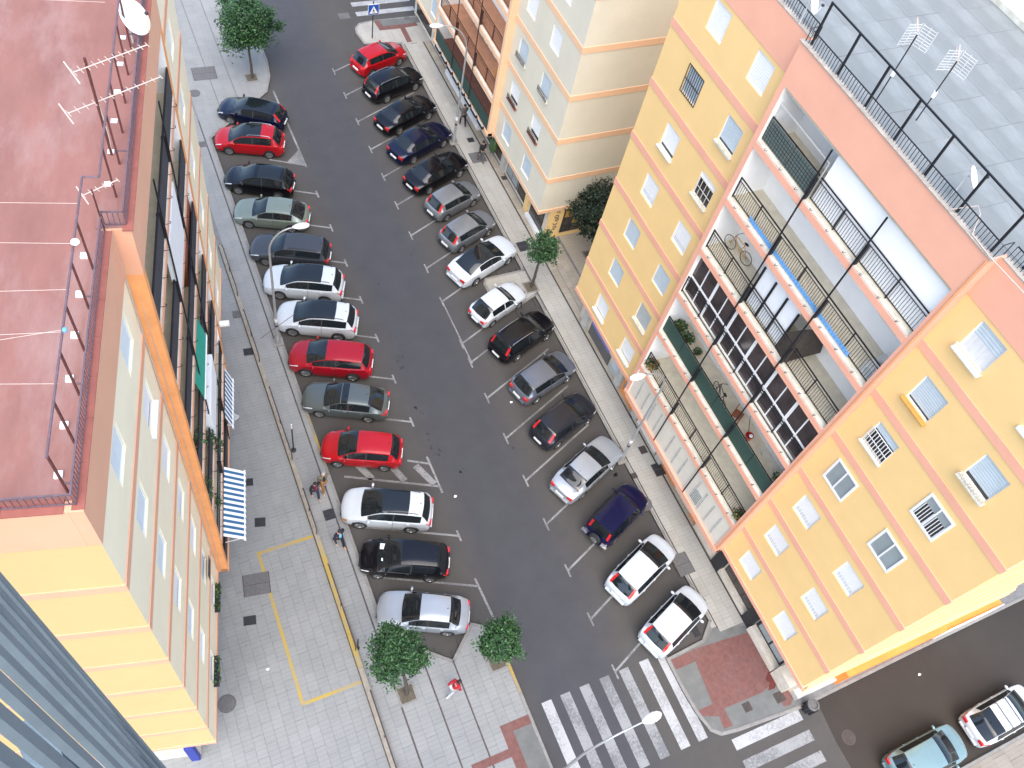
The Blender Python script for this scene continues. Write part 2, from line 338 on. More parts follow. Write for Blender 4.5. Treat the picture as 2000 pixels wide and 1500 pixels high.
# ------------------------------------------------------------------ mesh helper
class MB:
    def __init__(self):
        self.v, self.f = [], []
    def add(self, vs, fs):
        b = len(self.v)
        self.v += [tuple(float(c) for c in p) for p in vs]
        self.f += [tuple(b + i for i in q) for q in fs]
        return self
    def box(self, x0, x1, y0, y1, z0, z1):
        vs = [(x0, y0, z0), (x1, y0, z0), (x1, y1, z0), (x0, y1, z0), (x0, y0, z1), (x1, y0, z1), (x1, y1, z1), (x0, y1, z1)]
        return self.add(vs, [(0, 3, 2, 1), (4, 5, 6, 7), (0, 1, 5, 4), (1, 2, 6, 5), (2, 3, 7, 6), (3, 0, 4, 7)])
    def prism(self, poly, z0, z1):
        n = len(poly)
        vs = [(x, y, z0) for x, y in poly] + [(x, y, z1) for x, y in poly]
        fs = [tuple(range(n - 1, -1, -1)), tuple(range(n, 2 * n))] + [(i, (i + 1) % n, n + (i + 1) % n, n + i) for i in range(n)]
        return self.add(vs, fs)
    def beam(self, a, b, wx, wz):
        """square bar from a to b"""
        a, b = Vector(a), Vector(b)
        d = (b - a).normalized()
        u = d.cross(Vector((0, 0, 1)))
        if u.length < 1e-4:
            u = Vector((1, 0, 0))
        u.normalize(); t = u.cross(d)
        u *= wx / 2; t *= wz / 2
        vs = [a - u - t, a + u - t, a + u + t, a - u + t, b - u - t, b + u - t, b + u + t, b - u + t]
        return self.add(vs, [(0, 3, 2, 1), (4, 5, 6, 7), (0, 1, 5, 4), (1, 2, 6, 5), (2, 3, 7, 6), (3, 0, 4, 7)])
    def tube(self, pts, rad, n=6, cap=True):
        pts = [Vector(p) for p in pts]
        rad = rad if isinstance(rad, (list, tuple)) else [rad] * len(pts)
        rings = []
        prev = None
        for i, p in enumerate(pts):
            d = (pts[min(i + 1, len(pts) - 1)] - pts[max(i - 1, 0)]).normalized()
            if prev is None:
                u = d.cross(Vector((0, 0, 1)))
                if u.length < 1e-3:
                    u = Vector((1, 0, 0))
            else:
                u = prev - d * prev.dot(d)
            u.normalize(); prev = u
            t = d.cross(u)
            rings.append([p + (u * math.cos(2 * math.pi * k / n) + t * math.sin(2 * math.pi * k / n)) * rad[i] for k in range(n)])
        vs = [q for r in rings for q in r]
        fs = []
        for i in range(len(pts) - 1):
            for k in range(n):
                fs.append((i * n + k, i * n + (k + 1) % n, (i + 1) * n + (k + 1) % n, (i + 1) * n + k))
        if cap:
            fs.append(tuple(range(n - 1, -1, -1))); fs.append(tuple((len(pts) - 1) * n + k for k in range(n)))
        return self.add(vs, fs)
    def lathe(self, prof, n=16, c=(0, 0, 0), axis='z', caps=True):
        """prof: list of (r, h) revolved about an axis through c"""
        vs, fs = [], []
        for r, h in prof:
            for k in range(n):
                a = 2 * math.pi * k / n
                p = (r * math.cos(a), r * math.sin(a), h)
                if axis == 'y':
                    p = (p[0], p[2], p[1])
                elif axis == 'x':
                    p = (p[2], p[0], p[1])
                vs.append((p[0] + c[0], p[1] + c[1], p[2] + c[2]))
        m = len(prof)
        for i in range(m - 1):
            for k in range(n):
                fs.append((i * n + k, i * n + (k + 1) % n, (i + 1) * n + (k + 1) % n, (i + 1) * n + k))
        if caps:
            fs.append(tuple(range(n - 1, -1, -1))); fs.append(tuple((m - 1) * n + k for k in range(n)))
        return self.add(vs, fs)
    def ell(self, c, r, nu=10, nv=7):
        prof = [(max(1e-3, math.sin(math.pi * i / (nv - 1))), -math.cos(math.pi * i / (nv - 1))) for i in range(nv)]
        t = MB().lathe(prof, nu)
        return self.add([(c[0] + r[0] * p[0], c[1] + r[1] * p[1], c[2] + r[2] * p[2]) for p in t.v], t.f)
    def map(self, fn):
        self.v = [tuple(fn(*p)) for p in self.v]
        return self
    def mesh(self, name, smooth=False, angle=35, fix=True):
        me = bpy.data.meshes.new(name)
        me.from_pydata(self.v, [], self.f)
        if fix:
            bm = bmesh.new(); bm.from_mesh(me)
            bmesh.ops.recalc_face_normals(bm, faces=bm.faces)
            bm.to_mesh(me); bm.free()
        if smooth:
            me.polygons.foreach_set('use_smooth', [True] * len(me.polygons))
            me.set_sharp_from_angle(angle=R_(angle))
        me.update()
        return me
    def build(self, name, m, parent=None, smooth=False, angle=35, fix=True):
        me = self.mesh(name, smooth, angle, fix)
        me.materials.append(MATS[m] if isinstance(m, str) else m)
        return link(name, me, parent)

def link(name, me, parent=None, loc=None, rz=None):
    o = bpy.data.objects.new(name, me)
    COL.objects.link(o)
    if parent:
        o.parent = parent
    if loc is not None:
        o.location = loc
    if rz is not None:
        o.rotation_euler = (0, 0, rz)
    return o

def tag(o, label=None, cat=None, group=None, kind=None):
    if label: o['label'] = label
    if cat: o['category'] = cat
    if group: o['group'] = group
    if kind: o['kind'] = kind
    return o

def thing(name, loc, rz=0.0, label=None, cat=None, group=None):
    o = bpy.data.objects.new(name, None)
    o.empty_display_size = 0.3
    COL.objects.link(o)
    o.location = loc
    o.rotation_euler = (0, 0, rz)
    return tag(o, label, cat, group)

def copy_tree(o, parent=None):
    c = o.copy(); COL.objects.link(c); c.parent = parent
    for ch in list(o.children):
        copy_tree(ch, c)
    return c
# ================================================================== SETTING: ground, roads, pavements
def sheet(name, poly, z, m, parent=None):
    b = MB().add([(x, y, z) for x, y in poly], [tuple(range(len(poly)))])
    return b.build(name, m, parent)
def rect(x0, x1, y0, y1):
    return [(x0, y0), (x1, y0), (x1, y1), (x0, y1)]

tag(sheet('ground', rect(-500, 500, -500, 500), -0.03, 'concrete'), kind='structure')
road = tag(sheet('road', rect(-60, 60, -120, 160), 0.0, 'asphalt'), kind='structure')
side_road = tag(sheet('side_street', [(23.55, -4.4), (60, -4.4), (60, 1.0), (23.7, 0.9), (23.5, -1.2)], 0.004, 'asphalt_side'), kind='structure')

def inside(p, poly):
    x, y = p; c = False
    for i in range(len(poly)):
        (x1, y1), (x2, y2) = poly[i], poly[i - 1]
        if (y1 > y) != (y2 > y) and x < (x2 - x1) * (y - y1) / (y2 - y1) + x1:
            c = not c
    return c
def offset_in(poly, d):
    """shrink a polygon towards its inside by d"""
    n = len(poly); out = []
    area = sum(poly[i][0] * poly[(i + 1) % n][1] - poly[(i + 1) % n][0] * poly[i][1] for i in range(n))
    sg = 1 if area > 0 else -1
    for i in range(n):
        p0, p1, p2 = (Vector(poly[i - 1]), Vector(poly[i]), Vector(poly[(i + 1) % n]))
        a = (p1 - p0).normalized(); b = (p2 - p1).normalized()
        na, nb = Vector((-a.y, a.x)) * sg, Vector((-b.y, b.x)) * sg
        k = (na + nb); k = k / max(0.35, k.length_squared) * 2
        out.append((p1.x + k.x * d, p1.y + k.y * d))
    return out

def clip_poly(sub, x0, x1, y0, y1):
    """Sutherland-Hodgman clip of polygon to a rectangle"""
    for ax, lim, keep in ((0, x0, 1), (0, x1, -1), (1, y0, 1), (1, y1, -1)):
        out = []
        for i in range(len(sub)):
            a, b = sub[i - 1], sub[i]
            ia, ib = keep * (a[ax] - lim) >= 0, keep * (b[ax] - lim) >= 0
            if ia != ib:
                t = (lim - a[ax]) / (b[ax] - a[ax])
                out.append((a[0] + t * (b[0] - a[0]), a[1] + t * (b[1] - a[1])))
            if ib:
                out.append(b)
        sub = out
        if not sub:
            return []
    return sub

def pavement(name, poly, zones, near, holes=()):
    """a raised pavement: bedding block, then paving slabs cut to the kerb line; the 260 that show largest are single pieces"""
    base = tag(MB().prism(poly, -0.03, 0.104).build(name, 'pave_base'), kind='structure')
    inner = offset_in(poly, 0.155)
    slabs = []
    for (x0, x1, y0, y1, sx, sy, m) in zones:
        nx = max(1, round((x1 - x0) / sx)); sx = (x1 - x0) / nx
        for i in range(nx):
            ys = y0 - (sy * 0.5 if i % 2 else 0)
            for j in range(int((y1 - y0) / sy) + 2):
                a, b = x0 + i * sx + 0.003, x0 + (i + 1) * sx - 0.003
                c, d = max(y0, ys + j * sy) + 0.003, min(y1, ys + (j + 1) * sy) - 0.003
                if d - c < 0.06:
                    continue
                cx, cy = (a + b) / 2, (c + d) / 2
                if any(h[0] < cx < h[1] and h[2] < cy < h[3] for h in holes):
                    continue
                pc = [inside(p, inner) for p in ((a, c), (b, c), (b, d), (a, d))]
                if all(pc):
                    slabs.append((rect(a, b, c, d), m, True))
                elif any(pc) or inside((cx, cy), inner):
                    q = clip_poly(list(inner), a, b, c, d)
                    if len(q) >= 3:
                        slabs.append((q, m, False))
    order = sorted(range(len(slabs)), key=lambda i: (0 if slabs[i][2] else 1, (slabs[i][0][0][0] - near[0]) ** 2 + (slabs[i][0][0][1] - near[1]) ** 2))
    single = set(order[:260])
    cache = {}
    rest = {}
    for i, (q, m, whole) in enumerate(slabs):
        dz = random.uniform(-0.002, 0.002)
        if i in single:
            wx, wy = round(q[1][0] - q[0][0], 3), round(q[2][1] - q[1][1], 3)
            key = (wx, wy, m)
            if key not in cache:
                b = MB()
                hx, hy, bev = wx / 2, wy / 2, 0.004
                vs = [(-hx, -hy, -0.02), (hx, -hy, -0.02), (hx, hy, -0.02), (-hx, hy, -0.02),
                      (-hx, -hy, 0.012), (hx, -hy, 0.012), (hx, hy, 0.012), (-hx, hy, 0.012),
                      (-hx + bev, -hy + bev, 0.018), (hx - bev, -hy + bev, 0.018), (hx - bev, hy - bev, 0.018), (-hx + bev, hy - bev, 0.018)]
                b.add(vs, [(0, 1, 5, 4), (1, 2, 6, 5), (2, 3, 7, 6), (3, 0, 4, 7), (4, 5, 9, 8), (5, 6, 10, 9), (6, 7, 11, 10), (7, 4, 8, 11), (8, 9, 10, 11)])
                me = b.mesh('paving_slab', fix=False); me.materials.append(MATS[m]); cache[key] = me
            link('paving_slab', cache[key], base, ((q[0][0] + q[1][0]) / 2, (q[1][1] + q[2][1]) / 2, 0.102 + dz))
        else:
            rest.setdefault(m, MB()).prism(q, 0.08, 0.12 + dz)
    for m, b in rest.items():
        tag(b.build('paving', m, base, fix=False), kind='stuff')
    return base

def kerb_run(parent, pts, w=0.15, h=0.125, seg=1.0, m='kerb', paint_rng=()):
    """kerb stones laid end to end; the pavement lies to the left of the direction of travel"""
    for (ax, ay), (bx, by) in zip(pts, pts[1:]):
        L = math.hypot(bx - ax, by - ay); n = max(1, round(L / seg))
        dx, dy = (bx - ax) / L, (by - ay) / L
        for i in range(n):
            s0, s1 = L * i / n + 0.004, L * (i + 1) / n - 0.004
            cy = ay + dy * (s0 + s1) / 2; cx = ax + dx * (s0 + s1) / 2
            mm = m
            for (x0, x1, y0, y1) in paint_rng:
                if x0 < cx < x1 and y0 < cy < y1:
                    mm = 'yellow_kerb'
            nx, ny = -dy, dx
            ch = 0.02
            p = lambda s, o: (ax + dx * s + nx * o, ay + dy * s + ny * o)
            hh = h + random.uniform(-0.004, 0.004)
            v = []
            for s in (s0, s1):
                for o, z in ((0, -0.03), (0, hh - ch), (ch, hh), (w, hh), (w, -0.03)):
                    x, y = p(s, o); v.append((x, y, z))
            MB().add(v, [(0, 1, 2, 3, 4), (9, 8, 7, 6, 5), (0, 5, 6, 1), (1, 6, 7, 2), (2, 7, 8, 3), (3, 8, 9, 4)]).build('kerb_stone', mm, parent)

# ---- left pavement and forecourt
LP = [(-5, -8), (10.5, -8), (10.5, 8.3), (10.42, 9.1), (10.1, 9.62), (9.5, 10.02), (8.08, 8.72), (5.72, 10.75), (5.66, 20),
      (5.66, 44.3), (9.3, 47.2), (10.1, 47.85), (10.7, 49.3), (10.95, 51), (11.2, 75), (-5, 75)]
left = pavement('left_pavement', LP,
                [(-5, 3.98, -8, 75, 0.45, 0.9, 'slab_grey'), (4.22, 5.2, -8, 75, 0.49, 0.9, 'slab_grey'), (5.28, 6.78, -8, 75, 0.5, 0.9, 'slab_grey'),
                 (6.85, 8.05, -8, 75, 0.6, 0.9, 'slab_grey'), (8.12, 11.2, -8, 75, 0.44, 0.9, 'slab_grey')], (5, 10),
                holes=[])
kerb_run(left, LP[1:15], paint_rng=[(5.5, 5.9, 20.4, 23.2), (10.2, 10.7, 6.2, 8.6)])
for x, y0, y1 in ((5.24, -3, 7.6), (5.24, 8.5, 46), (6.815, -3, 9.0), (8.085, -3, 8.7), (5.9, 46.2, 70)):
    MB().box(x - 0.03, x + 0.03, y0, y1, 0.1, 0.116).build('drain_joint_or_shade', 'groove', left)
# retaining step with handrails
wall = thing('retaining_step', (4.1, 20, 0.1), 0, 'low stone step wall running along the left pavement between forecourt and parking row', 'low wall')
y = 5.0 - 8
while y < 35.4:
    y2 = min(35.4, y + 1.6)
    col = 'yellow_paint' if 9.0 < (y + y2) / 2 < 16.8 else 'coping_beige'
    MB().box(-0.11, 0.11, y - 20 + 0.004, y2 - 20 - 0.004, 0, 0.2).build('coping_stone', col, wall)
    y = y2
MB().box(-0.15, -0.112, -23, 15.4, 0, 0.03).build('drain_joint_or_shade', 'groove', wall)  # step's shade on its left side, put in as a dark strip; no drain
lab = ['farthest handrail', 'second handrail from the far end', 'third handrail from the far end', 'fourth handrail from the far end', 'fifth handrail, beside the yellow painted coping', 'nearest handrail, below the yellow painted coping']
for (a, b), lb in zip(((31.5, 34.9), (26.9, 30.1), (20.7, 24.9), (16.5, 18.8), (10.6, 14.7), (4.5, 8.6)), lab):
    h = thing('handrail', (4.12, (a + b) / 2, 0.3), 0, 'dark steel ' + lb + ' on the low step wall', 'handrail', 'handrails along the step wall')
    L = (b - a) / 2
    MB().tube([(0, -L, 0), (0, -L, 0.52), (0, -L + 0.08, 0.6), (0, L - 0.08, 0.6), (0, L, 0.52), (0, L, 0.4)], 0.024, 6).build('rail', 'brown_metal', h, True)
    MB().tube([(0, 0.1, 0), (0, 0.1, 0.6)], 0.018, 6).build('post', 'brown_metal', h, True)
# yellow box painted on the forecourt
for nm, r in (('yellow_line', rect(1.26, 1.41, 9.2, 16.6)), ('yellow_line', rect(1.41, 3.95, 9.16, 9.31)), ('yellow_line', rect(1.41, 3.95, 16.45, 16.6))):
    sheet(nm, r, 0.126, 'yellow_paint', left)

# ---- right pavement
RP = [(17.6, 5.15), (17.62, 3.6), (17.72, 2.4), (17.95, 1.5), (18.35, 1.12), (19.2, 0.98), (22.6, 0.72), (30, 0.8), (60, 0.9), (60, 3), (24, 3),
      (24, 53.95), (19.3, 53.95), (18.3, 53.8), (17.85, 53.3), (17.75, 52.7), (17.95, 51.4), (20.55, 51.0), (20.55, 29.1),
      (18.1, 29.1), (17.85, 28.7), (17.9, 26.4), (18.3, 26.15), (20.55, 27.0), (20.55, 6.0), (19.75, 5.3)]
RP = RP[::-1]
right = pavement('right_pavement', RP,
                 [(17.6, 20.7, 25.8, 29.3, 0.44, 0.88, 'slab_warm'), (20.5, 20.76, 5.6, 25.8, 0.26, 0.5, 'slab_warm'), (20.5, 20.76, 29.3, 50.9, 0.26, 0.5, 'slab_warm'),
                  (20.82, 22.2, 5.3, 50.9, 0.46, 0.92, 'slab_warm'), (22.3, 22.75, 5.0, 50.9, 0.45, 0.48, 'slab_small'), (17.6, 24, 50.9, 54, 0.45, 0.9, 'slab_warm'),
                  (22.78, 24, 24.6, 31, 0.4, 0.48, 'slab_small')], (21, 10),
                 holes=[])
RPk = RP[::-1]
# kerb stones run with the pavement on their left
kerb_run(right, [(60, 0.9), (30, 0.8), (22.6, 0.72), (19.2, 0.98), (18.35, 1.12), (17.95, 1.5), (17.72, 2.4), (17.62, 3.6), (17.6, 5.15), (19.75, 5.3), (20.55, 6.0), (20.55, 27.0), (18.3, 26.15), (17.9, 26.4), (17.85, 28.7), (18.1, 29.1), (20.55, 29.1), (20.55, 51.0), (17.95, 51.4), (17.75, 52.7), (17.85, 53.3), (18.3, 53.8), (19.3, 53.95), (23.9, 53.9)][::-1])
MB().box(20.765, 20.815, 5.5, 50.9, 0.1, 0.116).build('drain_joint_or_shade', 'iron_brown', right)
MB().box(22.215, 22.29, 5.1, 50.9, 0.1, 0.114).build('drain_joint_or_shade', 'iron_brown', right)
# corner of the crossing: concrete apron and red tactile paving
z = 0.112
sheet('concrete_apron', [(17.78, 5.0), (17.8, 3.5), (17.9, 2.4), (18.1, 1.62), (18.5, 1.26), (19.3, 1.14), (22.5, 0.9), (23.3, 1.4), (22.5, 5.0), (20.6, 5.6), (19.8, 5.12)], z, 'concrete', right)
sheet('red_paving', [(17.8, 4.98), (19.4, 5.02), (22.45, 4.75), (22.42, 2.9), (22.2, 2.3), (21.3, 2.05), (19.1, 2.11), (19.1, 1.30), (18.62, 1.33), (18.68, 1.9), (17.95, 2.2), (17.9, 2.5), (18.68, 2.49), (18.9, 4.5), (17.8, 4.5)], z + 0.004, 'red_pave', right)
sheet('worn_red_patch', [(22.03, 2.75), (22.4, 2.9), (22.42, 2.5), (22.2, 2.2), (21.95, 1.98), (21.6, 2.02), (21.85, 2.3), (21.75, 2.5)], z + 0.008, 'red_pave_dark', right)
sheet('red_paving', [(21.95, 1.75), (22.5, 1.9), (22.6, 1.3), (22.3, 1.05), (21.9, 1.1)], z + 0.004, 'red_pave', right)
sheet('red_paving', [(19.45, 53.85), (19.55, 52.7), (21.1, 52.66), (21.05, 51.05), (21.45, 51.05), (21.48, 52.7), (22.5, 52.75), (22.5, 53.1), (19.95, 53.1), (19.85, 53.85)], 0.128, 'red_pave', right)
sheet('concrete_apron', [(19.85, 53.85), (19.95, 53.1), (22.9, 53.1), (22.9, 53.85)], 0.126, 'concrete', right)
tag(sheet('alley_paving', rect(24, 45, 24, 33), 0.11, 'slab_small'), kind='structure')
# crossing apron on the left pavement
sheet('concrete_apron', [(9.1, 5.2), (10.36, 5.2), (10.36, -4), (9.1, -4)], 0.126, 'concrete', left)
sheet('red_paving', [(8.97, 5.25), (10.36, 5.25), (10.36, 4.85), (9.45, 4.85), (9.45, -3), (8.97, -3), (8.97, 3.9), (7.2, 3.9), (7.2, 4.25), (8.97, 4.25)], 0.130, 'red_pave', left)
# far pavement across the side street
FP = [(24, -30), (60, -30), (60, -4.45), (24.6, -4.45), (24.0, -5)]
far = pavement('far_pavement', FP, [(24, 60, -12, -4.4, 0.8, 0.8, 'slab_far')], (28, -5))
kerb_run(far, [(60, -4.45), (24.6, -4.45), (24.0, -5), (24, -12)])

# ---- road markings
def line(a, b, wd, m='white_line', parent=road, name='parking_line', z=0.006):
    a, b = Vector(a), Vector(b); d = (b - a).normalized(); nn = Vector((-d.y, d.x)) * wd / 2
    return sheet(name, [tuple(a - nn), tuple(b - nn), tuple(b + nn), tuple(a + nn)], z, m, parent)
for y in (38.2, 35.3, 32.45, 29.6, 26.8, 23.92, 21.1, 14.25):
    line((10.6, y), (6.1, y + 2.1), 0.10)
    line((10.6, y - 0.3), (10.6, y + 0.3), 0.10, name='parking_tick', z=0.01)
line((10.5, 11.55), (6.0, 13.68), 0.10)
line((10.52, 11.95), (10.62, 9.9), 0.11)
line((10.64, 17.1), (6.3, 19.15), 0.11)
line((10.66, 18.45), (9.6, 19.0), 0.11)
line((10.63, 18.9), (10.66, 16.7), 0.11, z=0.01)
for a, b in (((7.0, 19.85), (7.6, 18.55)), ((8.6, 19.3), (9.1, 17.95)), ((9.9, 18.6), (10.45, 17.3))):
    line(a, b, 0.34, name='hatching')
line((10.52, 48.0), (10.62, 40.6), 0.12)
line((10.6, 40.75), (8.6, 41.75), 0.10, z=0.01)
sheet('hatching', [(10.55, 40.8), (10.56, 42.2), (9.55, 41.25)], 0.009, 'white_line', road)
for y in (49.1, 46.57, 43.9, 41.2, 38.65, 36.1, 33.5, 30.8, 28.2, 25.05, 23.7, 21.25, 18.6, 15.95, 13.35, 10.75, 8.15, 5.5):
    line((15.02, y), (19.75, y + 2.03), 0.10)
    line((15.02, y - 0.35), (15.02, y + 0.35), 0.09, name='parking_tick', z=0.01)
line((15.05, 28.3), (15.1, 23.6), 0.08, z=0.012)
# zebra crossing stripes (near) in the main road and over the side street
xs = [11.15, 12.1, 13.1, 14.15, 15.2, 16.3, 17.25]
for i, x in enumerate(xs):
    m = 'white_cross' if i in (0, 5, 6) else 'white_cross_worn'
    sheet('crossing_stripe', rect(x, x + 0.5, 1.3, 5.48), 0.012, m, road)
for i, y in enumerate((0.35, -0.62, -1.6, -2.6, -3.6)):
    sheet('crossing_stripe', [(18.75, y - 0.05), (22.55, y - 0.1), (22.55, y + 0.4), (18.75, y + 0.45)], 0.012, 'white_cross' if i == 0 else 'white_cross_worn', road)
for y in (54.7, 55.85, 57.0):
    sheet('crossing_stripe', rect(18.5, 23.0, y, y + 0.5), 0.012, 'white_cross', road)

# ---- covers and gratings
def cover(name, x, y, sx, sy, m, label, z=0.122, rot=0.0, ribs=0, cat='drain cover'):
    t = thing(name, (x, y, z), rot, label, cat)
    MB().box(-sx / 2, sx / 2, -sy / 2, sy / 2, 0.0, 0.012).build('plate', m, t)
    if ribs:
        for k in range(ribs):
            yy = -sy / 2 + sy * (k + 0.5) / ribs
            MB().box(-sx * 0.42, sx * 0.42, yy - sy / ribs * 0.28, yy + sy / ribs * 0.28, 0.0125, 0.024).build('rib', m, t)
    else:
        b = MB()
        for s in (-1, 1):
            b.box(s * (sx / 2 - 0.02) - 0.02, s * (sx / 2 - 0.02) + 0.02, -sy / 2, sy / 2, 0.0125, 0.018)
        b.box(-sx / 2 + 0.04, sx / 2 - 0.04, -0.015, 0.015, 0.0125, 0.016)
        b.build('frame', 'groove', t)
    return t
def manhole(x, y, r, m, label, z=0.122):
    t = thing('manhole_cover', (x, y, z), 0, label, 'manhole cover')
    MB().lathe([(r, 0), (r, 0.012), (r * 0.9, 0.014)], 28).build('plate', m, t)
    MB().lathe([(r * 1.06, 0), (r * 1.06, 0.008), (r * 1.0, 0.008)], 28).build('ring', 'groove', t)
    b = MB()
    for k in range(-3, 4):
        hw = math.sqrt(max(0.01, 0.72 - (k * 0.24) ** 2)) * r
        b.box(-hw, hw, k * 0.24 * r - 0.02, k * 0.24 * r + 0.02, 0.0145, 0.02)
    b.build('tread', m, t)
manhole(-1.6, 10.4, 0.36, 'cover_grey', 'round grey manhole cover beside the left building corner')
manhole(5.58, 48.6, 0.33, 'cover_grey', 'round dark manhole cover at the far end of the left pavement')
manhole(20.42, 12.65, 0.42, 'cover_grey', 'round worn manhole cover in front of the blue off-roader')
manhole(24.2, -1.25, 0.33, 'iron_brown', 'round manhole cover in the brown side street asphalt', 0.008)
cover('access_cover', 0.88, 15.1, 1.2, 1.05, 'cover_grey', 'large square grey cover crossed by the yellow line', rot=-0.16, cat='access cover')
cover('access_cover', 6.6, 50.4, 1.5, 1.3, 'cover_grey', 'large grey cover at the far end of the left pavement', rot=-0.05, cat='access cover')
cover('access_cover', 20.75, 9.0, 0.9, 1.15, 'cover_grey', 'grey concrete cover set into the right kerb by the white hatchbacks', 0.122, cat='access cover')
cover('access_cover', 22.16, 14.19, 0.6, 0.75, 'iron', 'black square cover beside the orange doorway', cat='access cover')
cover('access_cover', 21.43, 30.8, 0.75, 0.75, 'iron', 'dark square cover beside the small street tree', cat='access cover')
cover('access_cover', 21.6, 38.8, 1.0, 0.95, 'cover_grey', 'large grey cover by the man with the bag', cat='access cover')
cover('drain_grate', 0.18, 13.56, 0.55, 0.42, 'iron', 'black grate nearest the left building, below the large grey cover', ribs=5, rot=-0.2)
cover('drain_grate', 1.81, 18.03, 0.5, 0.46, 'iron', 'black grate just above the yellow painted box', ribs=5, rot=-0.25)
cover('drain_grate', 1.8, 20.27, 0.5, 0.4, 'iron', 'small black grate beside the striped awning', ribs=5, rot=-0.2)
cover('drain_grate', 3.74, 27.8, 0.5, 0.45, 'iron', 'dark grate against the step wall below the lamp post', ribs=5, rot=-0.1)
cover('drain_grate', 3.78, 30.4, 0.45, 0.5, 'cover_grey', 'pale grate against the far part of the step wall', ribs=4, rot=-0.1)
cover('drain_grate', 5.0, 43.85, 0.5, 0.5, 'cover_grey', 'grey grate beside the far red hatchback', ribs=4)
cover('drain_grate', 4.98, 17.35, 0.5, 0.55, 'iron', 'dark grate between the walking couple and the white crossover', ribs=5)
cover('drain_grate', 21.91, 15.53, 0.42, 0.45, 'iron_brown', 'brown grate between the lamp post and the balconies', ribs=4)
cover('drain_grate', 22.35, 17.7, 0.3, 0.3, 'iron_brown', 'tiny brown grate in the small tiles by the orange door', ribs=3)
cover('drain_grate', 20.7, 14.29, 0.32, 0.32, 'iron_brown', 'tiny brown grate just below the right lamp post', ribs=3)
cover('drain_grate', 21.78, 40.46, 0.45, 0.4, 'iron', 'dark grate between the two walkers on the right pavement', ribs=4)
cover('drain_grate', 22.6, 36.6, 0.35, 0.35, 'iron_brown', 'tiny dark grate by the shop front planter', ribs=3)
cover('drain_grate', 19.7, 5.75, 0.35, 0.5, 'iron', 'black gully grate in the road by the nearest white hatchback', 0.006, ribs=6)
cover('drain_grate', 20.2, 1.75, 0.4, 0.4, 'iron_brown', 'brown cover on the crossing corner apron', 0.118, ribs=4)
cover('drain_grate', 21.95, 1.55, 0.5, 0.45, 'iron_brown', 'rusty broken cover beside the dark red patch', 0.122, ribs=3)
cover('drain_grate', 17.58, 54.9, 0.8, 0.7, 'cover_grey', 'grey gully cover in the road by the far crossing', 0.006, ribs=5)
cover('drain_grate', 22.0, 53.75, 0.4, 0.35, 'cover_grey', 'small grey cover on the far corner apron', 0.13, ribs=3)
# litter on the paving
for (x, y, zz), lb in zip(((2.0, 24.0, 0.122), (0.35, 11.2, 0.122), (16.2, 20.6, 0.008), (17.05, 12.1, 0.008), (11.2, 16.3, 0.008), (29.5, -0.2, 0.01)),
                          ('crumpled grey bag lying on the forecourt slabs', 'scrap of white paper near the round manhole', 'scrap of white paper behind the blue grey hatchback', 'white scrap on the road behind the blue off-roader', 'white scrap in the middle of the driving lane', 'white scrap on the side street asphalt')):
    big = 'bag' in lb
    s = 0.34 if big else 0.09
    b = MB().ell((0, 0, s * 0.35), (s, s * 0.8, s * 0.4), 9, 6)
    b.v = [(p[0] * random.uniform(0.7, 1.15), p[1] * random.uniform(0.7, 1.15), max(0, p[2] * random.uniform(0.6, 1.2))) for p in b.v]
    o = b.build('litter', 'shutter_grey' if big else 'litter')
    o.location = (x, y, zz)
    tag(o, lb, 'litter')

# oil drips where cars back out
random.seed(3)
for cx, cy in ((11.3, 25.1), (11.35, 24.5), (11.05, 21.8), (11.0, 21.5), (11.25, 20.05), (11.2, 19.3), (11.3, 19.0), (12.0, 17.6), (9.0, 38.6), (20.0, 14.6), (19.9, 10.6)):
    for q in range(3):
        x, y, rr_ = cx + random.gauss(0, .16), cy + random.gauss(0, .14), random.uniform(.03, .085) * (2.2 if cx > 19 else 1)
        sheet('oil_stain', [(x + rr_ * random.uniform(.6, 1.2) * math.cos(a), y + rr_ * random.uniform(.6, 1.2) * math.sin(a)) for a in np.linspace(0, 6.0, 9)], 0.003, 'oil', road)
# ================================================================== BUILDINGS (three blocks of one type)
LEN, ST, ZB = 23.6, 2.925, 2.7       # length, storey height, underside of first floor
C0, C1, PRO, OVH = 6.95, 16.65, 0.45, 0.85   # middle bay, how far it stands out, ground-floor setback
ZTOP = 24.1
def fl(k):                            # balcony floor level k = 0..6
    return ZB + 0.22 if k == 0 else 5.5 + (k - 1) * 2.93
def wz(k):
    return 4.15 + k * 2.918
WW, WH = 1.12, 1.28

def wall_open(b, s0, s1, z0, z1, o, th, openings):
    """flat wall on plane y=o with rectangular openings and their reveals"""
    ss = sorted({s0, s1, *[v for op in openings for v in op[:2]]})
    zs = sorted({z0, z1, *[v for op in openings for v in op[2:]]})
    for i in range(len(ss) - 1):
        for j in range(len(zs) - 1):
            cs, cz = (ss[i] + ss[i + 1]) / 2, (zs[j] + zs[j + 1]) / 2
            if any(p[0] < cs < p[1] and p[2] < cz < p[3] for p in openings):
                continue
            b.add([(ss[i], o, zs[j]), (ss[i + 1], o, zs[j]), (ss[i + 1], o, zs[j + 1]), (ss[i], o, zs[j + 1])], [(0, 1, 2, 3)])
    for a, c, d, e in openings:
        b.add([(a, o, d), (c, o, d), (c, o, e), (a, o, e), (a, o - th, d), (c, o - th, d), (c, o - th, e), (a, o - th, e)],
              [(0, 1, 5, 4), (1, 2, 6, 5), (2, 3, 7, 6), (3, 0, 4, 7)])

def bars(b, s0, s1, o, z0, z1, step=0.11, r=0.008):
    n = max(1, int((s1 - s0) / step))
    for i in range(n + 1):
        s = s0 + (s1 - s0) * i / n
        b.box(s - r, s + r, o - r, o + r, z0, z1)

